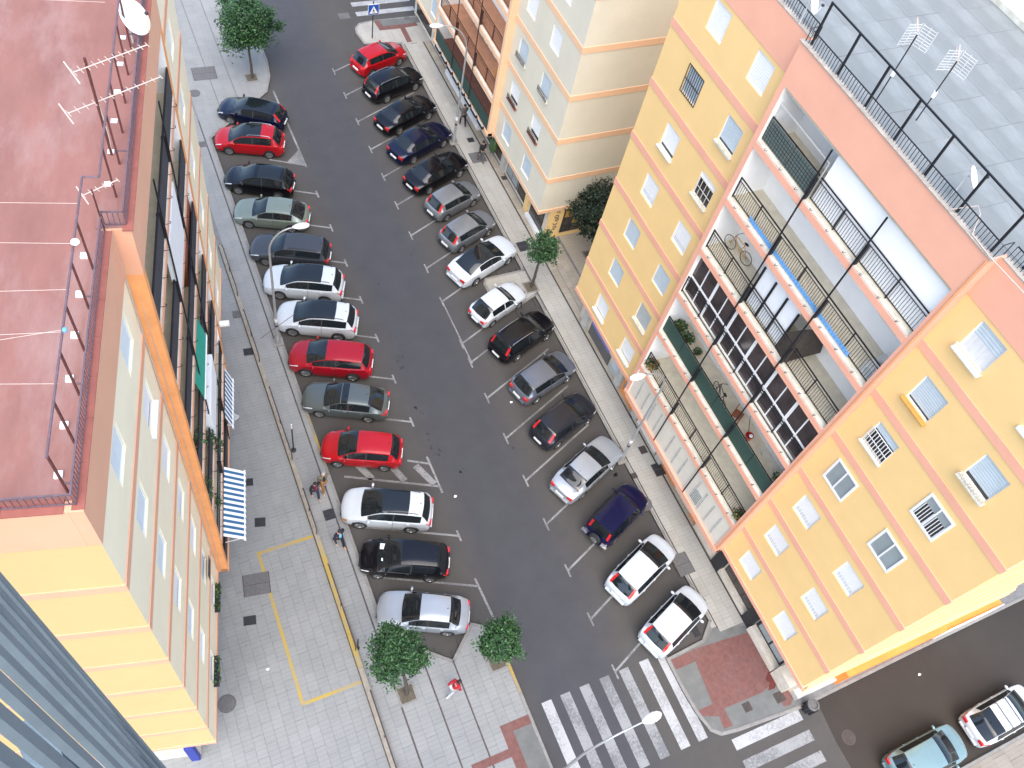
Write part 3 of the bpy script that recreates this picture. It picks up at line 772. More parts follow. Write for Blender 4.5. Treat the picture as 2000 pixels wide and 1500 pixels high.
def window(root, s, z, kind, o=0.0):
    """one window in an opening centred at (s, z) on plane y=o: frame, shutter / panes / bars / sill"""
    a, c, d, e = s - WW / 2, s + WW / 2, z - WH / 2, z + WH / 2
    f = MB()
    t = 0.045
    yb = o - 0.045
    f.box(a, a + t, yb - 0.04, yb, d, e); f.box(c - t, c, yb - 0.04, yb, d, e); f.box(a + t, c - t, yb - 0.04, yb, d, d + t); f.box(a + t, c - t, yb - 0.04, yb, e - t, e)
    fr = f.build('window', 'white_trim', root)
    def slats(m, z0, z1, name='shutter', st=0.105, holes=False):
        b = MB()
        n = max(2, int((z1 - z0) / st))
        for i in range(n):
            za, zb = z0 + (z1 - z0) * i / n, z0 + (z1 - z0) * (i + 1) / n - 0.004
            b.add([(a + t, yb - 0.025, za), (c - t, yb - 0.025, za), (c - t, yb - 0.018, (za + zb) / 2), (a + t, yb - 0.018, (za + zb) / 2), (c - t, yb - 0.025, zb), (a + t, yb - 0.025, zb)],
                  [(0, 1, 2, 3), (3, 2, 4, 5)])
        sh = b.build(name, m, fr, fix=False)
        if holes:
            h = MB()
            for i in ((1, 2) if (round(s * 10) % 2) else (n - 5, n - 3)):
                zz = z0 + (z1 - z0) * (i + 0.5) / n
                for k in range(7):
                    ss = a + 0.1 + (WW - 0.2) * (k + 0.5) / 7
                    h.box(ss - 0.045, ss + 0.045, yb - 0.015, yb - 0.012, zz - 0.02, zz + 0.02)
            h.build('slit', 'shutter_grey', fr)
        return sh
    def pane(m, s0=a + t, s1=c - t, z0=d + t, z1=e - t, y=yb - 0.05):
        MB().box(s0, s1, y - 0.01, y, z0, z1).build('pane', m, fr)
    def sill(m, h=0.0, dep=0.12):
        MB().box(a - 0.05, c + 0.05, o + 0.002, o + dep, d - 0.06 - h, d - 0.002).build('sill', m, fr)
    def grille(m, z0=d, z1=e, y=o + 0.03, n=8):
        b = MB()
        for i in range(n + 1):
            ss = a + (c - a) * i / n
            b.box(ss - 0.012, ss + 0.012, y - 0.012, y + 0.012, z0, z1)
        for zz in (z0 + 0.02, (z0 + z1) / 2, z1 - 0.02):
            b.box(a, c, y - 0.016, y + 0.008, zz - 0.012, zz + 0.012)
        b.build('bar', m, fr)
    pane('pane_dark')
    if kind == 'white':
        slats('shutter_white', d + t, e - t)
    elif kind == 'white_sill':
        slats('shutter_white', d + 0.12, e - t); sill('white_trim', 0.05)
    elif kind == 'slit':
        slats('shutter_white', d + 0.2, e - t); sill('white_trim')
    elif kind == 'dots':
        slats('shutter_white', d + t, e - t, holes=True)
    elif kind == 'pale':
        slats('shutter_pale', d + t, e - t)
    elif kind == 'blue':
        slats('shutter_blue', d + t, e - t)
    elif kind == 'blue_slit':
        slats('shutter_blue', d + 0.16, e - t); sill('ledge', 0.03)
    elif kind == 'ochre':
        slats('shutter_blue', d + 0.14, e - t); sill('sill_ochre', 0.0, 0.2)
    elif kind == 'lattice':
        slats('shutter_blue', d + 0.2, e - t); sill('ledge', 0.0, 0.22); grille('ledge', d - 0.02, d + 0.22, o + 0.2, 10)
    elif kind == 'grey':
        slats('shutter_grey', d + t, e - t); sill('ledge')
    elif kind == 'barred':
        slats('shutter_blue', d + t, e - t); grille('iron', d - 0.02, e + 0.02)
    elif kind == 'dark_grid':
        slats('shutter_white', e - 0.35, e - t); sill('ledge'); grille('ledge', d, e - 0.3, o - 0.03, 4)
    elif kind == 'white_bars':
        slats('shutter_blue', e - 0.42, e - t); grille('white_trim', d, e - 0.38, o + 0.03, 9); sill('ledge')
    elif kind == 'curtained':
        slats('shutter_blue', e - 0.55, e - t)
        MB().box(a + t, c - t, yb - 0.045, yb - 0.03, d + t, e - 0.5).build('curtain', 'curtain', fr)
        sill('white_trim', 0.0, 0.2); grille('white_trim', d - 0.02, d + 0.25, o + 0.19, 9)
    elif kind in ('double', 'double_bars'):
        g = MB()
        for x0, x1 in ((a - 0.06, a + 0.03), (c - 0.03, c + 0.06), (s - 0.03, s + 0.03)):
            g.box(x0, x1, o + 0.003, o + 0.04, d - 0.06, e + 0.06)
        for y0, y1 in ((d - 0.06, d + 0.03), (e - 0.03, e + 0.06)):
            g.box(a + 0.031, s - 0.031, o + 0.003, o + 0.04, y0, y1); g.box(s + 0.031, c - 0.031, o + 0.003, o + 0.04, y0, y1)
        g.build('casing', 'shutter_white', fr)
        for x0, x1 in ((a + 0.03, s - 0.03), (s + 0.03, c - 0.03)):
            MB().box(x0, x1, o - 0.02, o - 0.005, d + 0.03, e - 0.03).build('pane', 'pane_grey', fr)
            if kind == 'double_bars':
                MB().box(x0 + 0.02, x1 - 0.05, o - 0.004, o, d + 0.05, e - 0.45).build('pane', 'pane_dark', fr)
                b = MB(); bars(b, x0 + 0.02, x1 - 0.05, o + 0.012, d + 0.05, e - 0.45, 0.09, 0.012); b.build('bar', 'white_trim', fr)
    elif kind == 'rail':
        slats('shutter_blue', d + 0.05, e - t); grille('iron', d - 0.02, d + 0.35, o + 0.12, 9); sill('ledge', 0, 0.14)
    elif kind == 'redbox':
        slats('shutter_white', d + 0.3, e - t); grille('iron', d - 0.02, d + 0.34, o + 0.14, 9); sill('sill_red', 0.0, 0.16)
        MB().box(a, c, o + 0.003, o + 0.13, d, d + 0.03).build('ledge_tile', 'sill_red', fr)
    elif kind == 'plants':
        slats('shutter_white', d + 0.4, e - t); sill('trim', 0.0, 0.22)
        fol = MB()
        for q in range(90):
            px, py, pz = random.uniform(a, c), o + random.uniform(0.02, 0.26), d + random.uniform(-0.1, 0.25)
            leaf(fol, (px, py, pz), 0.07)
        fol.build('plant', 'leaf_pot', fr, fix=False)
    elif kind == 'cloth':
        slats('shutter_blue', d + t, e - t)
        b = MB(); b.box(a, c - 0.3, o + 0.12, o + 0.13, d - 0.25, d + 0.35); b.build('hung_cloth', 'mesh_black', fr)
    return fr

def leaf(b, p, s, up=0.3):
    u = Vector((random.gauss(0, 1), random.gauss(0, 1), random.gauss(0, 0.6))).normalized()
    t = u.cross(Vector((random.gauss(0, 1), random.gauss(0, 1), random.gauss(0, 1)))).normalized()
    p = Vector(p); u *= s; t *= s * 0.55
    b.add([p - u, p + t, p + u, p - t], [(0, 1, 2, 3)])

def railing(root, s0, s1, o, z, h=1.0, m='black_metal', posts=(), infill='bars', name='railing'):
    """balcony railing with hand rail, lower rails, bars and thicker posts"""
    b = MB()
    b.box(s0, s1, o - 0.022, o + 0.022, z + h - 0.02, z + h + 0.02)
    b.box(s0, s1, o - 0.012, o + 0.012, z + h - 0.17, z + h - 0.145)
    b.box(s0, s1, o - 0.015, o + 0.015, z + 0.07, z + 0.10)
    if infill == 'bars':
        bars(b, s0 + 0.05, s1 - 0.05, o, z + 0.101, z + h - 0.171, 0.115, 0.0075)
    for s in posts:
        b.box(s - 0.022, s + 0.022, o - 0.025, o + 0.025, z, z + h - 0.021)
    r = b.build(name, m, root)
    if infill not in ('bars', None):
        p = MB()
        n = max(1, round((s1 - s0) / 1.6))
        for i in range(n):
            a, c = s0 + (s1 - s0) * i / n, s0 + (s1 - s0) * (i + 1) / n
            p.box(a + 0.02, c - 0.02, o + 0.026, o + 0.032, z + 0.02, z + h - 0.03)
        p.build('screen', infill, r)
        if infill == 'mesh_grid':
            g = MB(); bars(g, s0 + 0.03, s1 - 0.03, o + 0.036, z + 0.03, z + h - 0.05, 0.14, 0.006)
            for k in range(6):
                g.box(s0, s1, o + 0.030, o + 0.042, z + 0.1 + k * 0.14, z + 0.112 + k * 0.14)
            g.build('wire', 'black_metal', r)
    return r

def hooks(root, s0, s1, o, z, m='black_metal'):
    b = MB()
    n = round((s1 - s0) / 0.95)
    for i in range(n):
        s = s0 + (s1 - s0) * (i + 0.5) / n
        b.tube([(s, o - 0.06, z + 0.02), (s, o + 0.04, z + 0.03), (s, o + 0.12, z + 0.06), (s, o + 0.14, z + 0.12), (s, o + 0.09, z + 0.16)], 0.012, 4)
    b.build('line_hooks', m, root)

def block(name, loc, rz, label, M, win, depth=13.0, end=1, mirror=False, levels=None, floor='floor_beige'):
    """an apartment block: x runs along the facade, +y faces the street.  end=+1: the visible gable is at x=0, -1: at x=LEN"""
    root = thing(name, loc, rz, label, 'apartment building')
    X = (lambda s: LEN - s) if mirror else (lambda s: s)
    def bx(b, s0, s1, *a):
        x0, x1 = sorted((X(s0), X(s1)))
        return b.box(x0, x1, *a)
    # wing walls with window openings
    for (w0, w1), cols in (((0, C0), (2.5, 5.5)), ((C1, LEN), (LEN - 5.5, LEN - 2.5))):
        ops = [(X(c) - WW / 2, X(c) + WW / 2, wz(k) - WH / 2, wz(k) + WH / 2) for c in cols for k in range(7)]
        b = MB(); x0, x1 = sorted((X(w0), X(w1)))
        wall_open(b, x0, x1, ZB, 22.5, 0.0, 0.22, ops)
        b.build('wall', M['front'], root, fix=False)
    b = MB(); bx(b, 0, LEN, -depth, -0.25, ZB, 22.5)
    b.v = [p for p in b.v]
    body = b
    # core box: gable and back walls, soffit
    g = MB()
    g.add([(0, 0, ZB), (0, -depth, ZB), (0, -depth, 22.5), (0, 0, 22.5)], [(0, 1, 2, 3)])
    g.build('gable_wall', M['gable'], root, fix=False)
    g = MB().add([(LEN, 0, ZB), (LEN, -depth, ZB), (LEN, -depth, 22.5), (LEN, 0, 22.5)], [(0, 1, 2, 3)])
    g.build('gable_wall', M['gable'], root, fix=False)
    g = MB().add([(0, -depth, ZB), (LEN, -depth, ZB), (LEN, -depth, 22.5), (0, -depth, 22.5)], [(0, 1, 2, 3)])
    g.build('rear_wall', M['front'], root, fix=False)
    g = MB().add([(0, 0, ZB), (LEN, 0, ZB), (LEN, -depth, ZB), (0, -depth, ZB)], [(0, 1, 2, 3)])
    g.build('soffit', 'ledge', root, fix=False)
    # ground floor, set back under the overhang on the street side
    g = MB()
    g.add([(0.12, -OVH, 0), (LEN - 0.12, -OVH, 0), (LEN - 0.12, -OVH, ZB), (0.12, -OVH, ZB)], [(0, 1, 2, 3)])
    g.build('ground_floor_wall', M['ground'], root, fix=False)
    for xx in (0.12, LEN - 0.12):
        g = MB().add([(xx, -OVH, 0), (xx, -depth, 0), (xx, -depth, ZB), (xx, -OVH, ZB)], [(0, 1, 2, 3)])
        g.build('ground_floor_wall', M['ground'], root, fix=False)
    # bands at every floor
    pr = 0.03
    for k in range(6):
        z0, z1 = 5.14 + k * 2.93, 5.5 + k * 2.93
        for w0, w1 in ((-pr, C0), (C1, LEN + pr)):
            b = MB(); bx(b, w0, w1, 0.002, pr, z0, z1); b.build('floor_band', M['band'], root)
        for xx in ((-pr, -0.002), (LEN + 0.002, LEN + pr)):
            MB().box(xx[0], xx[1], -depth, 0.0, z0, z1).build('floor_band', M['band'], root)
    for w0, w1 in ((-0.05, C0), (C1, LEN + 0.05)):
        b = MB(); bx(b, w0, w1, -0.25, 0.05, ZB - 0.03, ZB + 0.22); b.build('base_band', M['base'], root)
    for xx in ((-0.05, -0.003), (LEN + 0.003, LEN + 0.05)):
        MB().box(xx[0], xx[1], -depth, -0.26, ZB - 0.03, ZB + 0.22).build('base_band', M['base'], root)
    # parapet
    for w0, w1 in ((-pr, C0), (C1, LEN + pr)):
        b = MB(); bx(b, w0, w1, -0.24, pr, 22.5, ZTOP); b.build('parapet', M['band'], root)
    for xx in ((-pr, 0.2), (LEN - 0.2, LEN + pr)):
        MB().box(xx[0], xx[1], -depth, -0.243, 22.5, ZTOP).build('parapet', M['gband'], root)
    b = MB(); bx(b, C0, C1, -0.24, PRO, 22.5, ZTOP); b.build('parapet', M['band'], root)
    # roof
    MB().box(0.2, LEN - 0.2, -depth, -0.242, ZTOP - 0.5, ZTOP - 0.04).build('roof', M['roof'], root)
    b = MB()
    for i in range(24):
        s0, s1 = LEN * i / 24, LEN * (i + 1) / 24
        mid = (s0 + s1) / 2
        of = PRO if C0 < mid < C1 else 0.0
        bx(b, s0 + 0.003, s1 - 0.003, of - 0.18, of + 0.05, ZTOP + 0.002, ZTOP + 0.03)
    b.build('coping', M['coping'], root)
    for xx in ((-0.06, 0.25), (LEN - 0.25, LEN + 0.06)):
        b = MB()
        for i in range(12):
            b.box(xx[0], xx[1], -depth + i * (depth - 0.31) / 12 + 0.003, -depth + (i + 1) * (depth - 0.31) / 12 - 0.003, ZTOP + 0.002, ZTOP + 0.03)
        b.build('coping', M['coping'], root)
    b = MB(); bx(b, C0 + 0.03, C1 - 0.03, -0.3, PRO - 0.181, ZTOP - 0.03, ZTOP + 0.012); b.build('roof', M['roof'], root)
    for w0, w1 in ((0.21, C0), (C1, LEN - 0.21)):
        b = MB(); bx(b, w0, w1, -0.3, -0.181, ZTOP - 0.03, ZTOP + 0.012); b.build('roof', M['roof'], root)
    # middle bay: side fins, slabs, back wall
    for s0, s1 in ((C0, C0 + 0.24), (C1 - 0.24, C1)):
        b = MB(); bx(b, s0, s1, 0.0, PRO, ZB - 0.05, 22.5); b.build('pilaster', M['fin'], root)
        b = MB(); bx(b, s0, s1, -1.25, -0.002, ZB, 22.5); b.build('bay_side_wall', M['bay'], root)
        sl = (s1, s1 + 0.004) if s0 < 10 else (s0 - 0.004, s0)
        b = MB(); bx(b, sl[0], sl[1], -1.24, PRO - 0.03, ZB, 22.5); b.build('bay_side_lining', M['bay'], root)
    b = MB(); bx(b, C0, C1, -1.4, -1.25, ZB, 22.5); b.build('bay_back_wall', M['bay'], root)
    i0, i1 = C0 + 0.245, C1 - 0.245
    for k in range(8):
        z1 = fl(k) if k < 7 else 22.52
        z0 = z1 - (0.25 if k == 0 else 0.22)
        b = MB(); bx(b, i0, i1, -1.24, PRO - 0.14, z0, z1); b.build('balcony_floor', (levels or {}).get(k, {}).get('floor', floor), root)
        if k < 7:
            b = MB(); bx(b, i0, i1, PRO - 0.135, PRO + 0.02, z0 - 0.16, z1 - 0.09); b.build('slab_band', M['band'], root)
            b = MB(); bx(b, i0, i1, PRO - 0.137, PRO + 0.0, z1 - 0.088, z1 - 0.03); b.build('slab_edge', 'ledge', root)
    for s in (C0 + 0.24 + (C1 - C0 - 0.48) / 3, C0 + 0.24 + (C1 - C0 - 0.48) * 2 / 3):
        b = MB()
        x = X(s)
        b.box(x - 0.028, x + 0.028, PRO + 0.03, PRO + 0.07, ZB + 0.2, 22.4)
        b.build('divider_post', M['metal'], root)
        for k in range(1, 7):
            MB().box(x - 0.05, x + 0.05, PRO - 0.1, PRO + 0.032, fl(k) + 0.02, fl(k) + 0.95).build('post_bracket', M['metal'], root)
    return root, X, bx, (i0, i1)

# material sets
MR = dict(front='wall_yellow', gable='wall_yellow', ground='stone', band='coral', gband='coral', base='coral', roof='roof_grey', coping='roof_coping', fin='coral', bay='white_wall', metal='black_metal')
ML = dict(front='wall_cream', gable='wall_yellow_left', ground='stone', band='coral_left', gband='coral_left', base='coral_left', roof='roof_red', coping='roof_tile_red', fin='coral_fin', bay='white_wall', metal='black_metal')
MW = dict(front='wall_white_bld', gable='wall_white_bld', ground='stone', band='peach', gband='peach', base='peach', roof='roof_grey', coping='ledge', fin='peach', bay='white_wall', metal='brown_metal')

# ------------------------------------------------------------------ right yellow block
RL = {6: {}, 5: {}, 4: {}, 3: {}, 2: {}, 1: {}, 0: {}}
rb, X, bx, (i0, i1) = block('yellow_block', (21.7, 1.43, 0), R_(90), 'tall yellow apartment block with coral bands and a bay of open balconies', MR, None, 13.5, levels=RL)
winR = {0: ('white', 'dots', 'dots', 'double', 'double_bars', 'lattice', 'white_sill'),       # nearest column (bottom to top)
        1: ('white', 'dots', 'dots', 'double', 'white_bars', 'ochre', 'curtained'),
        2: ('white_sill', 'grey', 'blue', 'dots', 'dark_grid', 'blue_slit', 'white'),
        3: ('white_sill', 'blue', 'blue', 'dots', 'slit', 'barred', 'white')}
for c, s in enumerate((2.5, 5.5, LEN - 5.5, LEN - 2.5)):
    for k in range(7):
        window(rb, s, wz(k), winR[c][k])
T = (i1 - i0) / 3
d1, d2 = i0 + T, i0 + 2 * T
RO = PRO - 0.2
third = [i0 + T * f for f in (0.5, 1.5, 2.5)]
# level 6: white screens, green mesh at the far third
railing(rb, i0, d2 - 0.05, RO, fl(6), posts=[i0 + 0.03, third[0], third[1]])
railing(rb, d2 + 0.05, i1, RO, fl(6), posts=[third[2], i1 - 0.03], infill='mesh_grid')
MB().box(i0, d2 - 0.1, RO - 0.12, RO - 0.09, fl(6), 22.3).build('white_screen', 'white_wall', rb)
g = MB(); g.box(d2, i1, RO - 0.06, RO - 0.03, fl(6) + 1.55, fl(6) + 1.6); g.box(i1 - 0.05, i1 - 0.01, RO - 0.06, RO - 0.03, fl(6), fl(6) + 1.55); g.box(d2, d2 + 0.04, RO - 0.06, RO - 0.03, fl(6), fl(6) + 1.55)
g.build('glazing_frame', 'pale_metal', rb)
MB().box(i1 - 0.9, i1 - 0.3, -1.24, -1.1, fl(6) + 1.3, fl(6) + 1.9).build('wall_cabinet', 'brown_metal', rb)
# level 5: open balcony, blue bottom screen, air conditioners
railing(rb, i0, i1, RO, fl(5), posts=[i0 + 0.03, third[0], third[1], third[2], i1 - 0.03])
b = MB()
for i in range(40):
    s = i0 + 1.2 + (i1 - i0 - 2.5) * i / 40
    b.box(s, s + (i1 - i0 - 2.5) / 40 - 0.02, RO + 0.03, RO + 0.05, fl(5) + 0.02, fl(5) + 0.22 + 0.02 * (i % 2))
b.build('blue_strip', 'blue_plastic', rb)
for xx, yy, zz in ((i0 + 0.35, -0.6, 0.0), (i0 + 0.3, 0.0, 0.0)):
    a = MB().box(xx - 0.3, xx + 0.3, yy - 0.16, yy + 0.16, fl(5), fl(5) + 0.55).build('air_conditioner', 'pale_metal', rb)
    MB().lathe([(0.2, 0), (0.2, 0.01)], 16, (xx, yy + 0.162, fl(5) + 0.28), 'y').build('fan_grille', 'shutter_grey', a)
# level 4: screens in the middle third, brown net
railing(rb, i0, i1, RO, fl(4), posts=[i0 + 0.03, third[0], third[2], i1 - 0.03])
b = MB()
for i in range(4):
    s = d1 + 0.7 + (T - 0.7) * i / 3
    b.box(s - 0.045, s + 0.045, RO - 0.1, RO - 0.05, fl(4), fl(4) + 2.1)
b.build('screen_frame', 'black_metal', rb)
MB().box(d1 + 0.7, d2, RO - 0.13, RO - 0.115, fl(4) + 0.1, fl(4) + 2.2).build('white_screen', 'fabric_white', rb)
b = MB().add([(d1 + 0.72, RO - 0.02, fl(4) + 0.02), (d1 - 0.05, RO + 0.04, fl(4) + 0.02), (d1 - 0.05, RO + 0.04, fl(4) + 2.2), (d1 - 0.3, -0.5, fl(4) + 2.2), (d1 - 0.5, -0.7, fl(4) + 0.9), (d1 + 0.72, RO - 0.02, fl(4) + 1.0)], [(0, 1, 2, 5), (1, 4, 3, 2)])
b.build('brown_net', 'net_brown', rb, fix=False)
for s in (third[0] + 0.1, third[2] + 0.1):
    a = MB()
    wall_open(a, s - 0.7, s + 0.7, fl(4) + 1.0, fl(4) + 2.0, -1.235, 0.0, [(s - 0.6, s + 0.6, fl(4) + 1.1, fl(4) + 1.9)])
    w_ = a.build('bay_window', 'floor_beige', rb, fix=False)
    MB().box(s - 0.6, s + 0.6, -1.246, -1.24, fl(4) + 1.1, fl(4) + 1.9).build('pane', 'floor_brown', w_)
for s in (third[0], third[2] - 0.4):
    MB().box(s - 0.5, s + 0.5, -1.243, -1.235, fl(5) + 0.9, fl(5) + 1.7).build('bay_window', 'ledge', rb)
# level 3: glazed-in balcony
railing(rb, i0, i1, RO + 0.1, fl(3), posts=[i0 + 0.03, third[0], third[1], third[2], i1 - 0.03], infill=None)
gl = thing('balcony_glazing', (0, 0, 0)); gl.parent = rb
yy = RO - 0.05
zlo, zmid, zhi = fl(3) + 0.05, fl(3) + 1.02, fl(3) + 2.3
f = MB()
for zc, t in ((zlo, 0.03), (zmid, 0.05), (zhi, 0.04)):
    f.box(i0, i1, yy - 0.03, yy + 0.03, zc - t, zc + t)
n = 12
for i in range(n + 1):
    s = i0 + (i1 - i0) * i / n
    wd = 0.07 if i % 2 == 0 and 0 < i < n else 0.028
    f.box(s - wd, s + wd, yy - 0.024, yy + 0.024, zlo + 0.031, zmid - 0.051)
    f.box(s - wd, s + wd, yy - 0.024, yy + 0.024, zmid + 0.051, zhi - 0.041)
bpy.data.objects.remove(gl)
gl = f.build('balcony_glazing', 'shutter_white', rb)
for i in range(n):
    s0, s1 = i0 + (i1 - i0) * i / n, i0 + (i1 - i0) * (i + 1) / n
    for z0, z1 in ((zlo + 0.03, zmid - 0.05), (zmid + 0.05, zhi - 0.04)):
        MB().box(s0 + 0.03, s1 - 0.03, yy - 0.006, yy + 0.006, z0, z1).build('pane', 'pane_brown', gl)
# level 2: green mesh screen
railing(rb, i0, i1, RO, fl(2), posts=[i0 + 0.03, third[0], d1, third[1], d2, third[2], i1 - 0.03], infill='mesh_green')
# level 1: plain railing
railing(rb, i0, i1, RO, fl(1), posts=[i0 + 0.03, third[0], third[1], third[2], i1 - 0.03])
for k in (1, 2, 3, 4, 5, 6):
    hooks(rb, i0 + 0.1, i1 - 0.1, PRO - 0.02, fl(k) - 0.05)
for s in (third[0] + 0.2, third[2] - 0.3):
    MB().box(s - 1.0, s + 1.0, -1.245, -1.2, fl(2), fl(2) + 1.6).build('white_panel', 'white_wall', rb)
# level 0: closed with beige panels and grey battens
n = 14
for i in range(n):
    s0, s1 = i0 + (i1 - i0) * i / n, i0 + (i1 - i0) * (i + 1) / n
    MB().box(s0 + 0.004, s1 - 0.004, PRO - 0.1, PRO - 0.07, fl(0), 5.1).build('infill_panel', 'beige_panel', rb)
    if i % 1 == 0 and i and i not in (5, 9):
        MB().box(s0 - 0.055, s0 + 0.055, PRO - 0.069, PRO - 0.045, fl(0) + 0.25, 4.75).build('batten', 'stone_grey', rb)
sw = MB().box(i0 + 2.1, i0 + 2.65, PRO - 0.069, PRO - 0.02, fl(0) + 0.3, fl(0) + 1.2).build('small_window', 'pane_grey', rb)
b = MB(); bars(b, i0 + 2.1, i0 + 2.65, PRO - 0.01, fl(0) + 0.3, fl(0) + 1.2, 0.08, 0.008); b.build('bar', 'ledge', sw)
b = MB(); bx(b, C0, C1, PRO - 0.3, PRO + 0.04, ZB - 0.03, ZB + 0.2); b.build('base_band', 'coral', rb)
# down pipe and cable at the edge of the bay
MB().tube([(C0 + 0.05, PRO + 0.03, 24.0), (C0 + 0.05, PRO + 0.03, 3.0)], 0.02, 6).build('cable', 'coral_fin', rb)
# gable mouldings and lower gable
for dz, m in ((0.0, 'wall_yellow'), (0.28, 'coral'), (0.5, 'wall_yellow')):
    MB().box(-0.16 + dz * 0.08, -0.052, -13.4, -0.3, ZB - 0.58 + dz, ZB - 0.34 + dz).build('moulding', m, rb)
MB().box(-0.42, 0.117, -13.4, -3.25, 0.0, 1.5).build('orange_base_wall', 'orange_base', rb)
MB().box(-0.30, 0.117, -3.24, -0.87, 0.0, 0.5).build('plinth', 'stone_grey', rb)
MB().box(-0.47, -0.425, -13.4, -9.6, 0.1, 1.6).build('white_panel', 'white_wall', rb)
# street-level fronts under the overhang (x is distance from the near corner)
def front(s0, s1, z0, z1, m, name, p=0.02, dep=0.0):
    return MB().box(s0, s1, -OVH + 0.003 + dep, -OVH + 0.003 + dep + p, z0, z1).build(name, m, rb)
front(19.7, 22.2, 0.1, 1.0, 'cover_grey', 'shop_panel', 0.05)
front(20.0, 22.2, 1.0, 1.7, 'blue_paint', 'shop_sign', 0.06)
front(18.6, 19.4, 0.6, 1.7, 'shutter_blue', 'shop_panel', 0.05)
front(18.2, 19.6, 0.1, 0.6, 'shutter_grey', 'shop_panel', 0.04)
for s in (22.4, 19.0 - 0.9, 15.9, 13.0):
    MB().box(s, s + 0.5, -OVH + 0.003, -OVH + 0.25, 0, ZB - 0.04).build('pier', 'stone_grey', rb)
f = MB(); f.box(16.4, 18.0, -OVH + 0.01, -OVH + 0.08, 0.1, 0.3); f.box(16.4, 18.0, -OVH + 0.01, -OVH + 0.08, 1.9, 2.1)
for s in (16.4, 17.1, 17.9):
    f.box(s, s + 0.1, -OVH + 0.012, -OVH + 0.078, 0.31, 1.89)
sf = f.build('shop_front', 'orange_base', rb)
MB().box(16.5, 17.9, -OVH + 0.004, -OVH + 0.009, 0.3, 1.9).build('pane', 'pane_grey', sf)
front(13.7, 15.8, 0.05, 1.2, 'white_trim', 'white_panel', 0.12)
front(11.6, 12.9, 0.1, 2.0, 'orange_base', 'shop_panel', 0.05)
front(12.35, 12.65, 1.0, 1.5, 'white_trim', 'notice', 0.04, 0.06)
front(9.9, 11.5, 0.1, 1.9, 'ledge', 'shop_panel', 0.03)
front(9.2, 9.9, 0.1, 2.1, 'orange_base', 'shop_panel', 0.06)
front(7.3, 9.2, 0.0, 0.9, 'stone', 'plinth', 0.2)
for s in (6.6, 3.55):
    MB().box(s, s + 0.62, -OVH + 0.003, -OVH + 0.32, 0, 2.4).build('black_pier', 'trim', rb)
wf = MB().box(4.2, 6.5, -OVH + 0.004, -OVH + 0.03, 0.5, 2.3).build('shop_front', 'iron_brown', rb)
for i in range(3):
    MB().box(4.25 + i * 0.76, 4.93 + i * 0.76, -OVH + 0.031, -OVH + 0.036, 0.6, 2.2).build('pane', 'pane_brown', wf)
MB().box(4.2, 6.6, -OVH + 0.003, -OVH + 0.25, 0, 0.42).build('plinth', 'stone', rb)
wf = MB().box(1.35, 3.5, -OVH + 0.004, -OVH + 0.03, 0.55, 2.3).build('shop_front', 'iron', rb)
for i in range(2):
    MB().box(1.45 + i * 1.0, 2.35 + i * 1.0, -OVH + 0.031, -OVH + 0.036, 0.7, 2.2).build('pane', 'pane_grey', wf)
MB().box(1.3, 3.5, -OVH + 0.003, -OVH + 0.4, 0, 0.5).build('plinth', 'stone', rb)
MB().box(0.25, 1.25, -OVH + 0.003, -OVH + 0.42, 0, 1.1).build('plinth', 'stone', rb)
# roof: railing, posts, penthouse
b = MB()
RR = PRO - 0.12
b.box(C0 + 0.2, C1 - 0.2, RR - 0.015, RR + 0.015, ZTOP + 0.48, ZTOP + 0.51)
bars(b, C0 + 0.2, C1 - 0.2, RR, ZTOP + 0.03, ZTOP + 0.48, 0.13, 0.008)
for w0, w1 in ((0.1, C0 - 0.1), (C1 + 0.1, LEN - 0.1)):
    b.box(w0, w1, -0.12, -0.09, ZTOP + 0.48, ZTOP + 0.51); bars(b, w0, w1, -0.105, ZTOP + 0.03, ZTOP + 0.48, 0.13, 0.008)
for s in (C0 + 0.05, C1 - 0.05):
    b.tube([(s, -0.1, ZTOP + 0.03), (s, -0.1, ZTOP + 0.5), (s, 0.1, ZTOP + 0.52), (s, RR, ZTOP + 0.5), (s, RR, ZTOP + 0.03)], 0.016, 5)
b.build('roof_railing', 'black_metal', rb)
ys = RR - 0.1
for i in range(7):
    s = C0 + 0.25 + (C1 - C0 - 0.5) * i / 6
    MB().box(s - 0.035, s + 0.035, ys - 0.03, ys + 0.03, ZTOP - 0.03, ZTOP + 1.5).build('roof_post', 'black_metal', rb)
MB().box(C0 + 0.2, C1 - 0.2, ys - 0.025, ys + 0.025, ZTOP + 1.5, ZTOP + 1.55).build('roof_rail', 'black_metal', rb)
for s in (0.5, 2.0, 3.5, 5.0, 6.4):
    MB().box(s - 0.035, s + 0.035, -0.33, -0.27, ZTOP - 0.03, ZTOP + 1.5).build('roof_post', 'black_metal', rb)
MB().box(0.4, 6.5, -0.325, -0.275, ZTOP + 1.5, ZTOP + 1.55).build('roof_rail', 'black_metal', rb)
MB().box(9.5, 22.5, -13.3, -9.1, ZTOP - 0.05, ZTOP + 2.6).build('penthouse', 'white_wall', rb)
MB().box(9.4, 22.6, -9.1, -8.9, ZTOP - 0.03, ZTOP + 0.2).build('penthouse_kerb', 'ledge', rb)
MB().tube([(14.2, -8.98, ZTOP + 0.1), (14.2, -9.05, ZTOP + 2.4)], 0.03, 6).build('conduit', 'iron', rb)
MB().tube([(C0 + 1.9, RR + 0.1, ZTOP + 0.06), (C0 + 1.5, RR - 0.3, ZTOP + 0.5), (C0 + 1.2, RR - 0.1, ZTOP + 0.52), (C0 + 0.9, RR + 0.1, ZTOP + 0.08), (C0 + 0.1, RR + 0.14, ZTOP + 0.06), (0.3, 0.05, ZTOP + 0.05)], 0.018, 5).build('cable', 'rope', rb)

